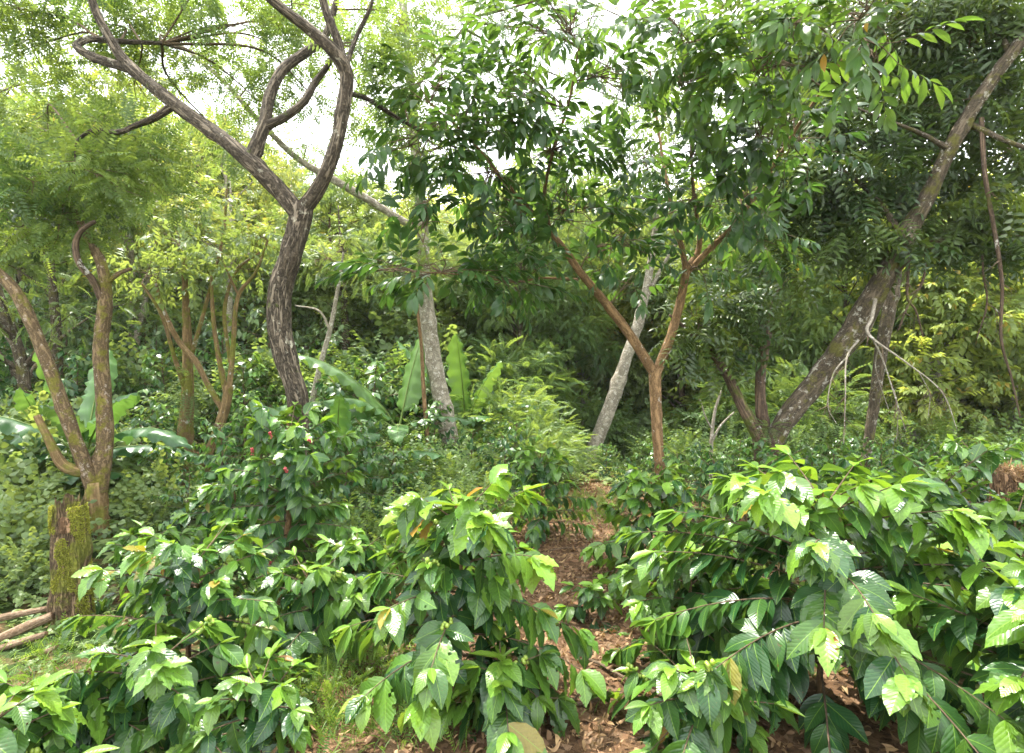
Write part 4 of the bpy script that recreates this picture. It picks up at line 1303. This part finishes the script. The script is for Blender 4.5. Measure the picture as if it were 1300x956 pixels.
for (px, d, sc) in [(640, 6.8, .7), (600, 7.6, .7), (655, 8.3, .75), (440, 5.6, .75), (500, 6.2, .6), (400, 6.0, .8), (330, 6.0, .75), (540, 7.2, .55), (460, 7.2, .8), (280, 6.6, .8), (210, 6.6, .6), (180, 7.4, .8), (330, 7.6, .9), (390, 7.6, .9), (240, 5.6, .5)]:
    c = P(px, 0, d)
    placed.append((c[0], c[1]))
    place_pair('coffee_bush', near_shrubs[int(rng.integers(4))], ('foliage', 'stem'), c[0], c[1], sc, 'dark green coffee bush in the undergrowth left of the path', 'coffee bush', 'coffee bushes in the undergrowth left of the path')
    label_later(C.objects[-1].parent, px, d, 'dark green coffee bush in the undergrowth')
# the same rows go on past both edges of the picture
for (px, d, sc) in [(1420, 4.2, .75), (1500, 5.0, .75), (1420, 6.2, .75), (1580, 6.0, .7), (1480, 7.6, .7), (1620, 7.8, .7), (1400, 9, .7), (1540, 9.4, .7), (1500, 3.4, .7)]:
    c = P(px, 0, d)
    place_pair('coffee_bush', near_shrubs[int(rng.integers(4))], ('foliage', 'stem'), c[0], c[1], sc, 'dark green coffee bush', 'coffee bush', 'coffee bushes in the right hand rows')
    label_later(C.objects[-1].parent, px, d, 'dark green coffee bush in the outer rows')
# hillside plantation
k = 0
for yy in np.arange(8.6, 32, 1.05):
    for xx in np.arange(-.80 * yy - 2, .5 * yy + 1, 1.15 + yy * .012):
        x, y = xx + rng.uniform(-.35, .35), yy + rng.uniform(-.35, .35)
        left = x < -.2 + (y - 10) * .02
        if not left or abs(x - path_x(y)) < .8 or k >= 270:
            continue
        if y > 19 and rng.random() < .25:
            continue
        k += 1
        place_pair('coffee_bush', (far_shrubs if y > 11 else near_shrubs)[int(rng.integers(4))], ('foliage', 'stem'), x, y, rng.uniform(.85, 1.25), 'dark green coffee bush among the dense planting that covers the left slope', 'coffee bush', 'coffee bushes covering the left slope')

# ------------------------------------------------------------------ leafy shrubs and weeds
def dome_variant(seed, tpls, mat, r=(.6, .6, .5), n=150, tint=(.1, .7), sc=(.8, 1.2), stems=7, low=.15):
    """A low shrub: stems fan out from the base, leafy twigs over a dome."""
    st = np.random.default_rng(seed)
    a, b = Acc(), Acc()
    v = norm(st.normal(size=(n, 3)))
    v[:, 2] = np.abs(v[:, 2])
    lump = 1 + .28 * np.sin(v[:, 0] * 4 + seed) * np.cos(v[:, 1] * 5 - seed) + .12 * np.sin(v[:, 2] * 9 + seed)
    rad = (.35 + .65 * st.random(n) ** .6) * lump
    pos = v * rad[:, None] * np.array(r) + [0, 0, low]
    d = norm(v * .8 + st.normal(size=(n, 3)) * .4 + [0, 0, -.05])
    nn = norm(v * .4 + [0, 0, .8] + st.normal(size=(n, 3)) * .3)
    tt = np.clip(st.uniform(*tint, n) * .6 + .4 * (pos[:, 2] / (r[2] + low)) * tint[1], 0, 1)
    scatter(a, tpls, pos, d, nn, st.uniform(*sc, n), tt)
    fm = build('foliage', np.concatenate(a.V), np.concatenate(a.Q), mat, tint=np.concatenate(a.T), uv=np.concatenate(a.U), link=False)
    for q in range(stems):
        e = pos[q]
        tube(b, [[st.normal() * .03, st.normal() * .03, -.05, .009], [*(e * .55 + [0, 0, .05]), .006], [*e, .003]], ns=4, step=.15, cap=False)
    sm = build('stem', np.concatenate(b.V), np.concatenate(b.Q), M['green_stem'], uv=np.concatenate(b.U), ring=np.concatenate(b.B), link=False)
    return fm, sm


small_twigs = [twig(leaf_tpl(.075, .036, 2, 1, .15, .25), .2, 8, 100 + s) for s in range(3)]
round_twigs = [twig(leaf_tpl(.085, .068, 3, 1, .1, .3, peak=.38), .22, 6, 110 + s) for s in range(3)]
weed = [dome_variant(500 + s, small_twigs, M['lush'], (.55, .55, .55), 190, (.1, .9)) for s in range(4)]
creeper = [dome_variant(520 + s, round_twigs, M['mid'], (.6, .55, .5), 170, (.0, .7)) for s in range(4)]
feather = [dome_variant(540 + s, pin_fresh, M['lush'], (.75, .75, .55), 480, (.0, .8), low=.5) for s in range(3)]

for (px, d, sc, vs, lab, grp) in (
        [(q, dd, s, weed, 'fresh green leafy weed bush', 'weed bushes round the pale spotted trunk') for q, dd, s in
         [(470, 4.9, .7), (520, 5.3, .7), (565, 5.6, .7), (610, 5.9, .75), (500, 6.6, .9), (560, 6.8, .95), (620, 7.2, .9), (450, 6.4, .9), (520, 7.8, 1.1), (590, 8.2, 1.0), (480, 8.2, 1.2), (640, 9.2, 1.2), (690, 8.8, .9), (540, 9.4, 1.2), (440, 4.3, .55), (505, 4.4, .6), (400, 5.2, .7), (720, 10.5, .7), (770, 11, .55), (410, 8.4, 1.2), (600, 10.2, 1.3), (345, 5.4, .7)]]
        + [(q, dd, s, creeper, 'mound of round leaved creeper', 'creeper mounds by the mossy stump') for q, dd, s in
           [(5, 4.6, .8), (30, 5.3, .75), (-30, 5.4, 1.1), (10, 6.2, 1.2), (70, 6.5, 1.1), (170, 6.3, .6), (205, 5.7, .6), (40, 7.2, 1.4), (-40, 7.4, 1.5), (100, 7.6, 1.3), (200, 6.0, .8), (20, 4.1, .5), (-20, 4.3, .8), (150, 7.0, 1.2), (-70, 6.2, 1.3), (140, 8.0, 1.4), (60, 8.4, 1.5), (0, 8.6, 1.6)]]
        + [(q, dd, s, weed, 'yellowish green weed bush', 'weed bushes below the leaning tree') for q, dd, s in
           [(880, 10, 1.1), (930, 10.5, 1.2), (990, 10, 1.2), (1040, 11, 1.3), (1100, 10.6, 1.2), (1160, 11, 1.4), (1220, 10.5, 1.4), (1290, 11, 1.5), (850, 11.5, 1.2), (1340, 10, 1.4), (790, 13.5, 1.2), (815, 15, 1.5), (840, 13, 1.2), (770, 15.5, 1.3), (870, 16.5, 1.6), (800, 18, 1.8), (760, 19, 1.8), (900, 13, 1.3), (835, 20, 2)]]):
    c = P(px, 0, d)
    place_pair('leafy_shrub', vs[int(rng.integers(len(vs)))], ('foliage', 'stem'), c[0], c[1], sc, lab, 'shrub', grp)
    label_later(C.objects[-1].parent, px, d, lab)
for (px, d, sc) in [(470, 11, 2.0), (520, 12, 2.3), (430, 10.5, 1.8), (730, 13.5, 1.9), (775, 14.5, 2.0), (645, 13.5, 2.0), (560, 13.5, 2.4), (340, 10.5, 1.7), (270, 10, 1.5), (180, 10.5, 1.6), (300, 13, 2.2), (840, 14, 1.7)]:
    c = P(px, 0, d)
    label_later(place_pair('leafy_shrub', (weed if px % 20 else creeper)[int(rng.integers(4))], ('foliage', 'stem'), c[0], c[1], sc, '', 'shrub', 'tall leafy shrubs between the trunks'), px, d, 'tall mid green leafy shrub')
for (px, d, sc, lab) in [(690, 8.4, .85, 'feathery bright green shrub at the centre just left of the path'),
                         (645, 9.6, 1.3, 'feathery green shrub right of the pale spotted trunk'),
                         (690, 10.2, .9, 'small feathery green shrub left of the leaning pale trunk'),
                         (660, 12.6, 1.5, 'tall feathery shrub behind the other feathery shrubs'),
                         (640, 12, 1.8, 'feathery shrub beneath the light green trees at the centre'),
                         (1020, 11.5, 1.8, 'feathery fresh green shrub behind the leaning lichen tree'),
                         (960, 12.5, 2.0, 'feathery fresh green shrub behind the mossy stub of the leaning tree')]:
    c = P(px, 0, d)
    place_pair('feathery_shrub', feather[int(rng.integers(3))], ('foliage', 'stem'), c[0], c[1], sc, lab, 'shrub', 'feathery shrubs at the middle')

# ------------------------------------------------------------------ banana plants
def banana_leaf(L, W, seed, arch, fold=.25):
    r = random.Random(seed)
    rows, cols = 26, 3
    V, U, Q = [], [], []
    tear = [r.random() < .3 for _ in range(rows + 1)]
    a_ = arch
    y = z = 0
    ang = 0
    cen = []
    for i in range(rows + 1):
        v = i / rows
        ang = -a_ * v ** 1.3
        cen.append((y, z, ang))
        y += L / rows * math.cos(ang)
        z += L / rows * math.sin(ang)
    for i in range(rows + 1):
        v = i / rows
        f = max(.03, min(1, v / .12) ** .6 * (1 - max(0, (v - .55) / .45) ** 2) ** .6 if v < 1 else .03)
        y, z, ang = cen[i]
        for j in range(-cols, cols + 1):
            x = j / cols
            edge = abs(x)
            xx = x * f * W / 2 * (1 - (.24 if tear[i] and edge == 1 else 0))
            zz = -fold * abs(xx) * (.4 + .8 * edge) + .03 * math.sin(v * 40 + x * 2) * edge
            if tear[i] and edge == 1:
                zz -= .05
            V.append((xx, y - math.sin(ang) * zz, z + math.cos(ang) * zz))
            U.append((.5 + x / 2, v))
    n = 2 * cols + 1
    for i in range(rows):
        for j in range(n - 1):
            Q.append((i * n + j, i * n + j + 1, (i + 1) * n + j + 1, (i + 1) * n + j))
    return np.array(V), np.array(Q), np.array(U), np.array([(0, c[0], c[1]) for c in cen])


def banana(px, d, label, leaves, stem_h=.9, seed=0, sink=0, z=None):
    c = P(px, 0, d)
    base = np.array([c[0], c[1], float(ground_z(c[0], c[1])) - sink])
    root = thing('banana_plant', label, 'banana plant', base, group='banana plants on the left slope')
    stem_h -= .15
    a = Acc()
    tube(a, [[0, 0, -.05, .085], [0, 0, stem_h * .5, .075], [.02, 0, stem_h, .055]], ns=14, step=.06, rough=.04, seed=seed)
    a.build('stem', M['green_stem'], root)
    r = random.Random(seed)
    for k, (az, el, L, arch, tint) in enumerate(leaves):
        V, Q, U, mid = banana_leaf(L, L * r.uniform(.24, .30), seed * 20 + k, arch, r.uniform(.15, .55))
        e, a_ = R(el), R(az)
        d_ = np.array([math.sin(a_) * math.cos(e), -math.cos(a_) * math.cos(e), math.sin(e)])
        F = frames(d_[None], np.array([[-math.sin(a_) * math.sin(e) + 1e-3, math.cos(a_) * math.sin(e), math.cos(e)]]))[0]
        stalk = .18 * L
        off = np.array([.02, 0, stem_h - .05]) + d_ * stalk
        o = build('leaf', (F @ V.T).T + off, Q, M['banana'], root, uv=U)
        o.color = (tint, 1.0 if r.random() < .06 else 0, 0, 1)
        a = Acc()
        mm = (F @ mid.T).T + off
        rows = [[.01, 0, stem_h - .12, .022], [*off, .014]] + [[*mm[q], .012 * (1.05 - q / 27)] for q in range(3, 27, 4)]
        tube(a, rows, ns=6, step=.1)
        a.build('midrib', M['green_stem'], o)
    return root


banana(105, 6.6, 'banana plant with broad arching leaves behind the orange forked tree',
       [(200, 62, 1.3, .3, .5), (-30, 75, 1.15, .25, .7), (-75, 35, 1.5, 1.1, .2), (-100, 20, 1.4, 1.0, .1), (80, 30, 1.3, 1.3, .15), (60, 50, 1.2, .9, .3), (110, 10, 1.2, .9, .1), (-60, 5, 1.2, .7, .1), (20, 45, 1.1, .8, .4)], stem_h=.9, seed=3)
banana(60, 8.2, 'banana plant at the far left whose leaves spread low',
       [(-80, 30, 1.6, 1.0, .15), (-40, 20, 1.3, .9, .2), (70, 40, 1.3, 1.0, .2), (20, 60, 1.2, .5, .5)], stem_h=.6, seed=4)
banana(505, 8.3, 'banana plant with torn arching leaves just left of the pale spotted trunk',
       [(160, 68, 1.4, .25, .9), (-70, 52, 1.6, .8, .7), (-85, 25, 1.7, .9, .35), (-60, 5, 1.6, .8, .25), (80, 20, 1.0, .8, .3), (10, 10, 1.0, .7, .6), (-110, 12, 1.6, .9, .3), (-30, 35, 1.3, .9, .4)], stem_h=1.1, seed=5)
banana(590, 9.8, 'banana plant just right of the pale spotted trunk',
       [(-20, 80, 1.4, .2, .6), (75, 35, 1.3, 1.1, .2), (50, 65, 1.2, .5, .7), (-80, 60, 1.6, .4, .5), (100, 15, 1.2, .9, .2), (20, 25, 1.1, .8, .3)], stem_h=.8, seed=6)
banana(425, 6.4, 'banana plant with two pale broken leaves right of the twisted trunk',
       [(-50, 60, 1.1, .9, .3), (40, 50, 1.0, 1.2, .2), (100, 25, 1.1, .9, .2), (20, 70, 1.0, .8, .3)], stem_h=.7, seed=8)
banana(85, 15, 'small bright banana plant high on the left slope',
       [(-70, 50, 1.6, .9, .8), (60, 55, 1.5, .9, .9), (0, 70, 1.5, .4, 1), (100, 30, 1.5, 1, .7), (-110, 30, 1.4, 1, .6)], stem_h=1.2, seed=9)
banana(225, 7.0, 'low banana shoot with leaves lying flat at the foot of the mossy fern wrapped trunk',
       [(-90, 20, 1.2, .6, .1), (70, 30, 1.3, .9, .15), (-40, 30, 1.2, .9, .1), (110, 15, 1.1, .6, .2)], stem_h=.4, seed=10)

# ------------------------------------------------------------------ woodland behind
def crown_variant(seed, tpls, mat, H=6.0, W=5.0, clumps=26, per=60, tint=(.1, .8), trunk_h=3.0, bark='bark_grey', sc=(.9, 1.3), tr=.11):
    """A tree made at real size: bent trunk, limbs to each leafy clump, crown of small leaves."""
    st = np.random.default_rng(seed)
    a, b = Acc(), Acc()
    lean = st.normal(size=2) * .35
    tk = [[0, 0, -.3, tr * 1.3], [lean[0] * .3, lean[1] * .3, trunk_h * .5, tr], [lean[0], lean[1], trunk_h, tr * .8], [lean[0] * 1.6, lean[1] * 1.4, trunk_h + H * .45, tr * .45], [lean[0] * 1.8, lean[1] * 1.8, trunk_h + H * .85, tr * .12]]
    q = tube(b, tk, ns=10, step=.25, rough=.05, seed=seed)
    for k in range(clumps):
        u = st.random()
        zc = trunk_h * .75 + H * (u ** .85)
        ring = W / 2 * math.sqrt(max(.05, 1 - (abs(u - .42) / .62) ** 2)) * st.uniform(.35, 1.0)
        th = k * 2.4 + st.normal() * .4
        c = np.array([lean[0] + ring * math.cos(th), lean[1] + ring * math.sin(th), zc])
        rr = W * st.uniform(.13, .22)
        s = q[min(len(q) - 1, max(2, np.argmin(np.abs(q[:, 2] - (zc - .5 * ring - .3)))))]
        tube(b, [[*s[:3], max(.012, s[3] * .5)], [*((s[:3] + c) / 2 + [0, 0, .12 * ring]), .018], [*c, .007]], ns=5, step=.4, cap=False)
        n = per
        v = norm(st.normal(size=(n, 3)))
        pos = c + v * (st.random(n) ** .45)[:, None] * np.array([rr, rr, rr * .62])
        d = norm(v * .7 + st.normal(size=(n, 3)) * .5 + [0, 0, -.25])
        nn = norm(st.normal(size=(n, 3)) * .45 + [0, 0, 1])
        tt = np.clip(st.uniform(*tint) + st.normal(size=n) * .1, 0, 1)
        scatter(a, tpls, pos, d, nn, st.uniform(*sc, n), tt)
    fm = build('crown', np.concatenate(a.V), np.concatenate(a.Q), mat, tint=np.concatenate(a.T), uv=np.concatenate(a.U), link=False)
    sm = build('trunk', np.concatenate(b.V), np.concatenate(b.Q), M[bark], uv=np.concatenate(b.U), ring=np.concatenate(b.B), link=False)
    return fm, sm


tw_far = [twig(quad_leaf(.17, .075, .2, .2), .40, 9, 200 + s) for s in range(3)]
tw_fine = [pinnate(.27, 10, .052, .024, .35, 210 + s) for s in range(3)]
VAR = {
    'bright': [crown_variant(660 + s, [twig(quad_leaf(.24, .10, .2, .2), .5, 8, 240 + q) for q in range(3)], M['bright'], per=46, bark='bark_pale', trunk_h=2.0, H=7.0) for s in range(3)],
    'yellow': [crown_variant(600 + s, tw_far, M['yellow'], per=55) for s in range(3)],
    'mid': [crown_variant(610 + s, tw_far, M['mid'], per=60, bark='bark_dark') for s in range(3)],
    'fine': [crown_variant(620 + s, tw_fine, M['lush'], per=120, W=4.6) for s in range(3)],
    'airy': [crown_variant(650 + s, tw_fine, M['pinnate'], per=60, clumps=34, W=6.5, sc=(.8, 1.1), tr=.09) for s in range(2)],
    'dark': [crown_variant(630 + s, tw_far, M['dark'], per=60, tint=(.2, 1.0), bark='bark_dark') for s in range(2)],
    'tall_mid': [crown_variant(670 + s, tw_far, M['mid'], per=38, clumps=17, trunk_h=5.8, H=3.2, W=5.2, tr=.13) for s in range(3)],
    'tall_yellow': [crown_variant(680 + s, tw_far, M['yellow'], per=36, clumps=17, trunk_h=5.8, H=3.2, W=5.2, bark='bark_pale', tr=.13) for s in range(3)],
    'sparse': [crown_variant(640 + s, tw_far, M['yellow'], per=22, clumps=18, bark='bark_pale') for s in range(2)],
}
KIND = {'tall_mid': 'mid green tree with a high crown', 'tall_yellow': 'yellow green tree with a high crown', 'bright': 'bright yellow green large leaved tree', 'yellow': 'yellow green broad leaved tree', 'mid': 'mid green broad leaved tree', 'fine': 'fresh green feathery tree', 'dark': 'dark green broad leaved tree', 'airy': 'tall open crowned tree with feathery leaves', 'sparse': 'thin crowned pale stemmed tree'}


SKY_X = [-200, 0, 180, 300, 400, 470, 530, 600, 700, 760, 850, 900, 1000, 1100, 1300, 1500]
SKY_Y = [110, 140, 155, 185, 220, 245, 268, 240, 225, 240, 235, 220, 205, 205, 235, 240]


def bg_tree(px, d, dy, kind, where, grp, sink=0.0):
    c = P(px, 0, d)
    top = CAM_H + (HORIZON - (float(np.interp(px, SKY_X, SKY_Y)) + dy)) / FPX * d
    sc = max(.28, (top + sink - float(ground_z(c[0], c[1]))) / 9.0)
    vs = VAR[kind]
    o = place_pair('background_tree', vs[int(rng.integers(len(vs)))], ('crown', 'trunk'), c[0], c[1], sc, KIND[kind] + ' ' + where, 'tree', grp, sink=sink)
    wide = float(np.clip(.62 / sc, 1.0, 1.5))
    o.scale = (sc * wide, sc * wide, sc)
    if grp != G4:
        label_later(o, px, d, KIND[kind])
    return o


G1, G2, G3, G4 = 'trees on the left slope', 'trees at the middle', 'trees on the right', 'trees on the far slopes'
for (px, d, sc, kd) in [(20, 12, .62, 'mid'), (170, 12.5, .55, 'sparse'), (200, 16, .75, 'yellow'), (300, 18, .8, 'yellow'), (370, 15, .7, 'yellow'),
                        (420, 19, .85, 'yellow'), (60, 17, .8, 'dark'), (130, 19, .8, 'yellow'), (-40, 16, .8, 'mid'), (330, 22, .9, 'mid'), (250, 23, .95, 'yellow'), (450, 15, .7, 'mid'), (0, 21, .95, 'yellow'), (150, 24, 1.0, 'mid')]:
    bg_tree(px, d, rng.uniform(-45, 60), ('tall_' + kd if d < 17 and kd in ('mid', 'yellow') else kd), 'rising', G1)
for (px, d, sc, kd, w) in [(480, 17, .8, 'bright', 'behind the left banana plants'), (540, 20, .9, 'bright', 'behind the pale spotted trunk'), (500, 13, .62, 'mid', 'left of the pale spotted trunk'), (590, 15, .68, 'mid', 'right of the pale spotted trunk'),
                           (655, 13, .56, 'fine', 'at the centre beyond the path'), (700, 14, .60, 'fine', 'at the centre beyond the feathery shrubs'), (625, 18, .8, 'bright', 'far behind the centre'), (740, 17, .60, 'bright', 'left of the leaning pale trunk'), (690, 22, .8, 'bright', 'far beyond the path'), (600, 25, 1.0, 'yellow', 'far behind the banana plants'), (460, 24, 1.0, 'yellow', 'high behind the twisted tree'), (845, 19, .55, 'bright', 'right of the leaning pale trunk')]:
    bg_tree(px, d, rng.uniform(-35, 70), kd, w, G2)
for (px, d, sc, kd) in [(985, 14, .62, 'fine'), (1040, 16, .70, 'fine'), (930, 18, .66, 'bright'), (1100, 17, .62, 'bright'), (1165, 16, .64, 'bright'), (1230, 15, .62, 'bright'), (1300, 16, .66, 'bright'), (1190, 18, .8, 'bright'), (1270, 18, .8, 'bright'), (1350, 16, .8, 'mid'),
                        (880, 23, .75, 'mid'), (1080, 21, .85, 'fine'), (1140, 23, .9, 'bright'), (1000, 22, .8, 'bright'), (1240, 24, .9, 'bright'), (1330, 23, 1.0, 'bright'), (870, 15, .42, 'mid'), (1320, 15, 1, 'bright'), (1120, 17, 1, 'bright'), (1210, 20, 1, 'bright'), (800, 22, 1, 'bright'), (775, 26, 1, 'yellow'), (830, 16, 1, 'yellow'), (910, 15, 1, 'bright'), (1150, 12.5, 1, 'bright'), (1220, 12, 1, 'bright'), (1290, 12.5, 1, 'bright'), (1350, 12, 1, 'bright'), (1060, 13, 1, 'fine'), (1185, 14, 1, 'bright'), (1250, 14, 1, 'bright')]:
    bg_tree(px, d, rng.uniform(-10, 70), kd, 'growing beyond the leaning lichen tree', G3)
for (px, d, dy, kd) in [(40, 9.6, -230, 'airy'), (170, 13, -110, 'sparse'), (300, 14, -60, 'sparse')]:
    bg_tree(px, d, dy, kd, '', 'tall trees behind the left edge')
for (px, d, dy, kd) in [(75, 11, 15, 'mid'), (290, 12, 30, 'yellow'), (440, 12.5, 20, 'mid')]:
    bg_tree(px, d, dy, 'tall_' + kd, '', G1)
for (px, d, dy, kd) in [(60, 15, -20, 'mid'), (140, 15.5, -30, 'yellow'), (250, 16, -35, 'mid'), (330, 17, -25, 'mid'), (30, 19, -40, 'mid'), (200, 20, -40, 'yellow')]:
    bg_tree(px, d, dy, kd, 'rising', G1)
for (px, d, dy, kd) in [(560, 13, 5, 'mid'), (430, 14, -12, 'mid'), (620, 15, -10, 'mid'), (690, 16, -20, 'mid'), (760, 20, -10, 'bright')]:
    bg_tree(px, d, dy, kd, 'at the middle', G2)
for k in range(70):
    d = rng.uniform(28, 85)
    px = rng.uniform(-150, 1450)
    bg_tree(px, d, rng.uniform(0, 45), ('yellow', 'mid', 'yellow', 'fine')[k % 4], 'on the far wooded slope', G4, sink=.5)

# ------------------------------------------------------------------ litter, sticks, grass and low weeds
acc = Acc()
n = 24000
y = rng.uniform(1.7, 9, n)
x = path_x(y) + rng.normal(size=n) * (.9 + .08 * y)
z = ground_z(x, y) + .008 + rng.random(n) * .035
d = norm(np.stack([rng.normal(size=n), rng.normal(size=n), rng.normal(size=n) * .3], -1))
nn = norm(rng.normal(size=(n, 3)) * .4 + [0, 0, 1])
scatter(acc, [leaf_tpl(.085, .036, 4, 1, .8, .6, twist=1.), leaf_tpl(.075, .03, 4, 1, -.7, -.7, twist=-1.), leaf_tpl(.11, .02, 4, 1, 1.1, .3, twist=2.), leaf_tpl(.10, .045, 4, 2, .3, .9, wave=.12), quad_leaf(.17, .005), quad_leaf(.12, .004)], np.stack([x, y, z], -1), d, nn, rng.uniform(.15, .65, n), rng.random(n))
acc.build('fallen_leaves', M['litter'], kind='stuff')['label'] = 'dry brown fallen leaves and straw covering the path'
for k, (px, py, L, az, r_) in enumerate([(545, 835, .75, .35, .012), (780, 860, .6, 2.3, .010), (615, 870, .7, 1.9, .009), (700, 800, .5, .9, .007), (770, 740, .5, 2.8, .008), (730, 700, .5, .2, .008), (1010, 850, .7, .6, .009), (860, 745, .5, 1.2, .008), (500, 860, .6, 2.6, .010), (690, 900, .8, .15, .012)]):
    d_ = CAM_H * FPX / (py - HORIZON)
    c = P(px, py, d_)
    zg = float(ground_z(c[0], c[1]))
    st = thing('stick', ('dry brown stick lying on the littered soil under the rounded bright coffee bush' if px < 640 else 'dry brown stick lying on the leaf littered path'), 'stick', (c[0], c[1], zg + r_), az, 'sticks on the path' if px >= 640 else 'sticks under the rounded bush')
    LATER.append((st, d_, 'dry brown stick lying', 'on the leaf littered path' if px >= 640 else 'on the soil under the rounded bright coffee bush'))
    a = Acc()
    tube(a, [[-L / 2, 0, .01, r_], [-L / 6, .02, .02, r_ * .9], [L / 5, -.01, .012, r_ * .8], [L / 2, .03, .02, r_ * .5]], ns=7, step=.04, rough=.12, seed=k)
    a.build('stem', M['twig'], st)
    a = Acc()
    tube(a, [[L / 6, -.01, .012, r_ * .6], [L / 4, .05, .04, r_ * .4], [L / 3.4, .10, .05, r_ * .2]], ns=5, step=.05)
    a.build('side_twig', M['twig'], st)

acc = Acc()
blade = [leaf_tpl(.20, .008, 3, 1, .2, .5), leaf_tpl(.16, .007, 3, 1, .2, .9)]
fern_t = [pinnate(.22, 12, .035, .011, .5, 230 + s) for s in range(2)]
pos = []
for (px, py, sx, sy, n) in [(410, 850, .24, .14, 700), (470, 880, .3, .2, 260), (900, 780, .2, .25, 200), (740, 640, .3, .6, 500), (690, 650, .3, .4, 400), (330, 880, .4, .2, 250), (780, 660, .3, .8, 300), (60, 850, .3, .2, 300), (150, 900, .35, .15, 350), (260, 925, .35, .15, 350), (420, 905, .3, .15, 350), (500, 930, .2, .1, 200), (930, 720, .3, .3, 150)]:
    d_ = CAM_H * FPX / (py - HORIZON)
    c = P(px, py, d_)
    pos.append(np.stack([c[0] + rng.normal(size=n) * sx, c[1] + rng.normal(size=n) * sy], -1))
pos = np.concatenate(pos)
n = len(pos)
d = norm(rng.normal(size=(n, 3)) * [.45, .45, .2] + [0, 0, .8])
scatter(acc, blade + blade + fern_t[:1], np.stack([pos[:, 0], pos[:, 1], ground_z(pos[:, 0], pos[:, 1])], -1), d, norm(rng.normal(size=(n, 3)) + [0, 0, .3]), rng.uniform(.35, .8, n), rng.random(n))
acc.build('grass', M['grass'], kind='stuff')['label'] = 'fresh green grass and small ferns on the soil between the bushes'

acc = Acc()
n = 12000
y = rng.uniform(2.5, 16, n)
x = rng.uniform(-1, 1, n) * (2 + y * .95)
off = np.abs(x - path_x(y))
ok = (rng.random(n) < smooth(.7, 2.6, off)) | (y > 8.5)
x, y = x[ok], y[ok]
n = len(x)
lw = [leaf_tpl(.07, .045, 4, 1, .3, .4), leaf_tpl(.09, .04, 4, 1, .5, .5)]
ros = []
for s in range(3):
    rr = random.Random(s)
    ros.append(tpl_of(compose(lw[s % 2], [((0, 0, .02 + .05 * rr.random()), (math.cos(q * 1.26), math.sin(q * 1.26), .3 + .4 * rr.random()), (0, 0, 1), rr.uniform(.7, 1.4)) for q in range(5)])))
yaw = rng.random(n) * 6.283
scatter(acc, ros, np.stack([x, y, ground_z(x, y)], -1), np.stack([np.cos(yaw), np.sin(yaw), rng.normal(size=n) * .15], -1), norm(rng.normal(size=(n, 3)) * .15 + [0, 0, 1]), rng.uniform(.7, 1.8, n) * np.clip(.3 + .7 * (y - 2.5) / 4, .3, 1), rng.random(n))
acc.build('ground_cover', M['mid'], kind='stuff')['label'] = 'low leafy ground cover growing on the soil away from the path'

write_labels()

# ------------------------------------------------------------------ thin haze between the trees
hz = bpy.data.materials.new('haze_air')
hz.use_nodes = True
hz.node_tree.nodes.clear()
h_out = hz.node_tree.nodes.new('ShaderNodeOutputMaterial')
h_v = hz.node_tree.nodes.new('ShaderNodeVolumePrincipled')
h_v.inputs['Color'].default_value = (.93, .96, 1, 1)
h_v.inputs['Density'].default_value = .0005
h_v.inputs['Anisotropy'].default_value = 0
hz.node_tree.links.new(h_v.outputs[0], h_out.inputs['Volume'])
x0, x1, y0, y1, z0, z1 = -152, 152, -42, 222, float(Z.min()) - 1.5, 42
bv = [(x, y, z) for x in (x0, x1) for y in (y0, y1) for z in (z0, z1)]
build('haze', bv, [(0, 1, 3, 2), (4, 6, 7, 5), (0, 4, 5, 1), (2, 3, 7, 6), (0, 2, 6, 4), (1, 5, 7, 3)], hz, smooth_sh=False, kind='stuff')['label'] = 'thin pale haze in the air between the trees'
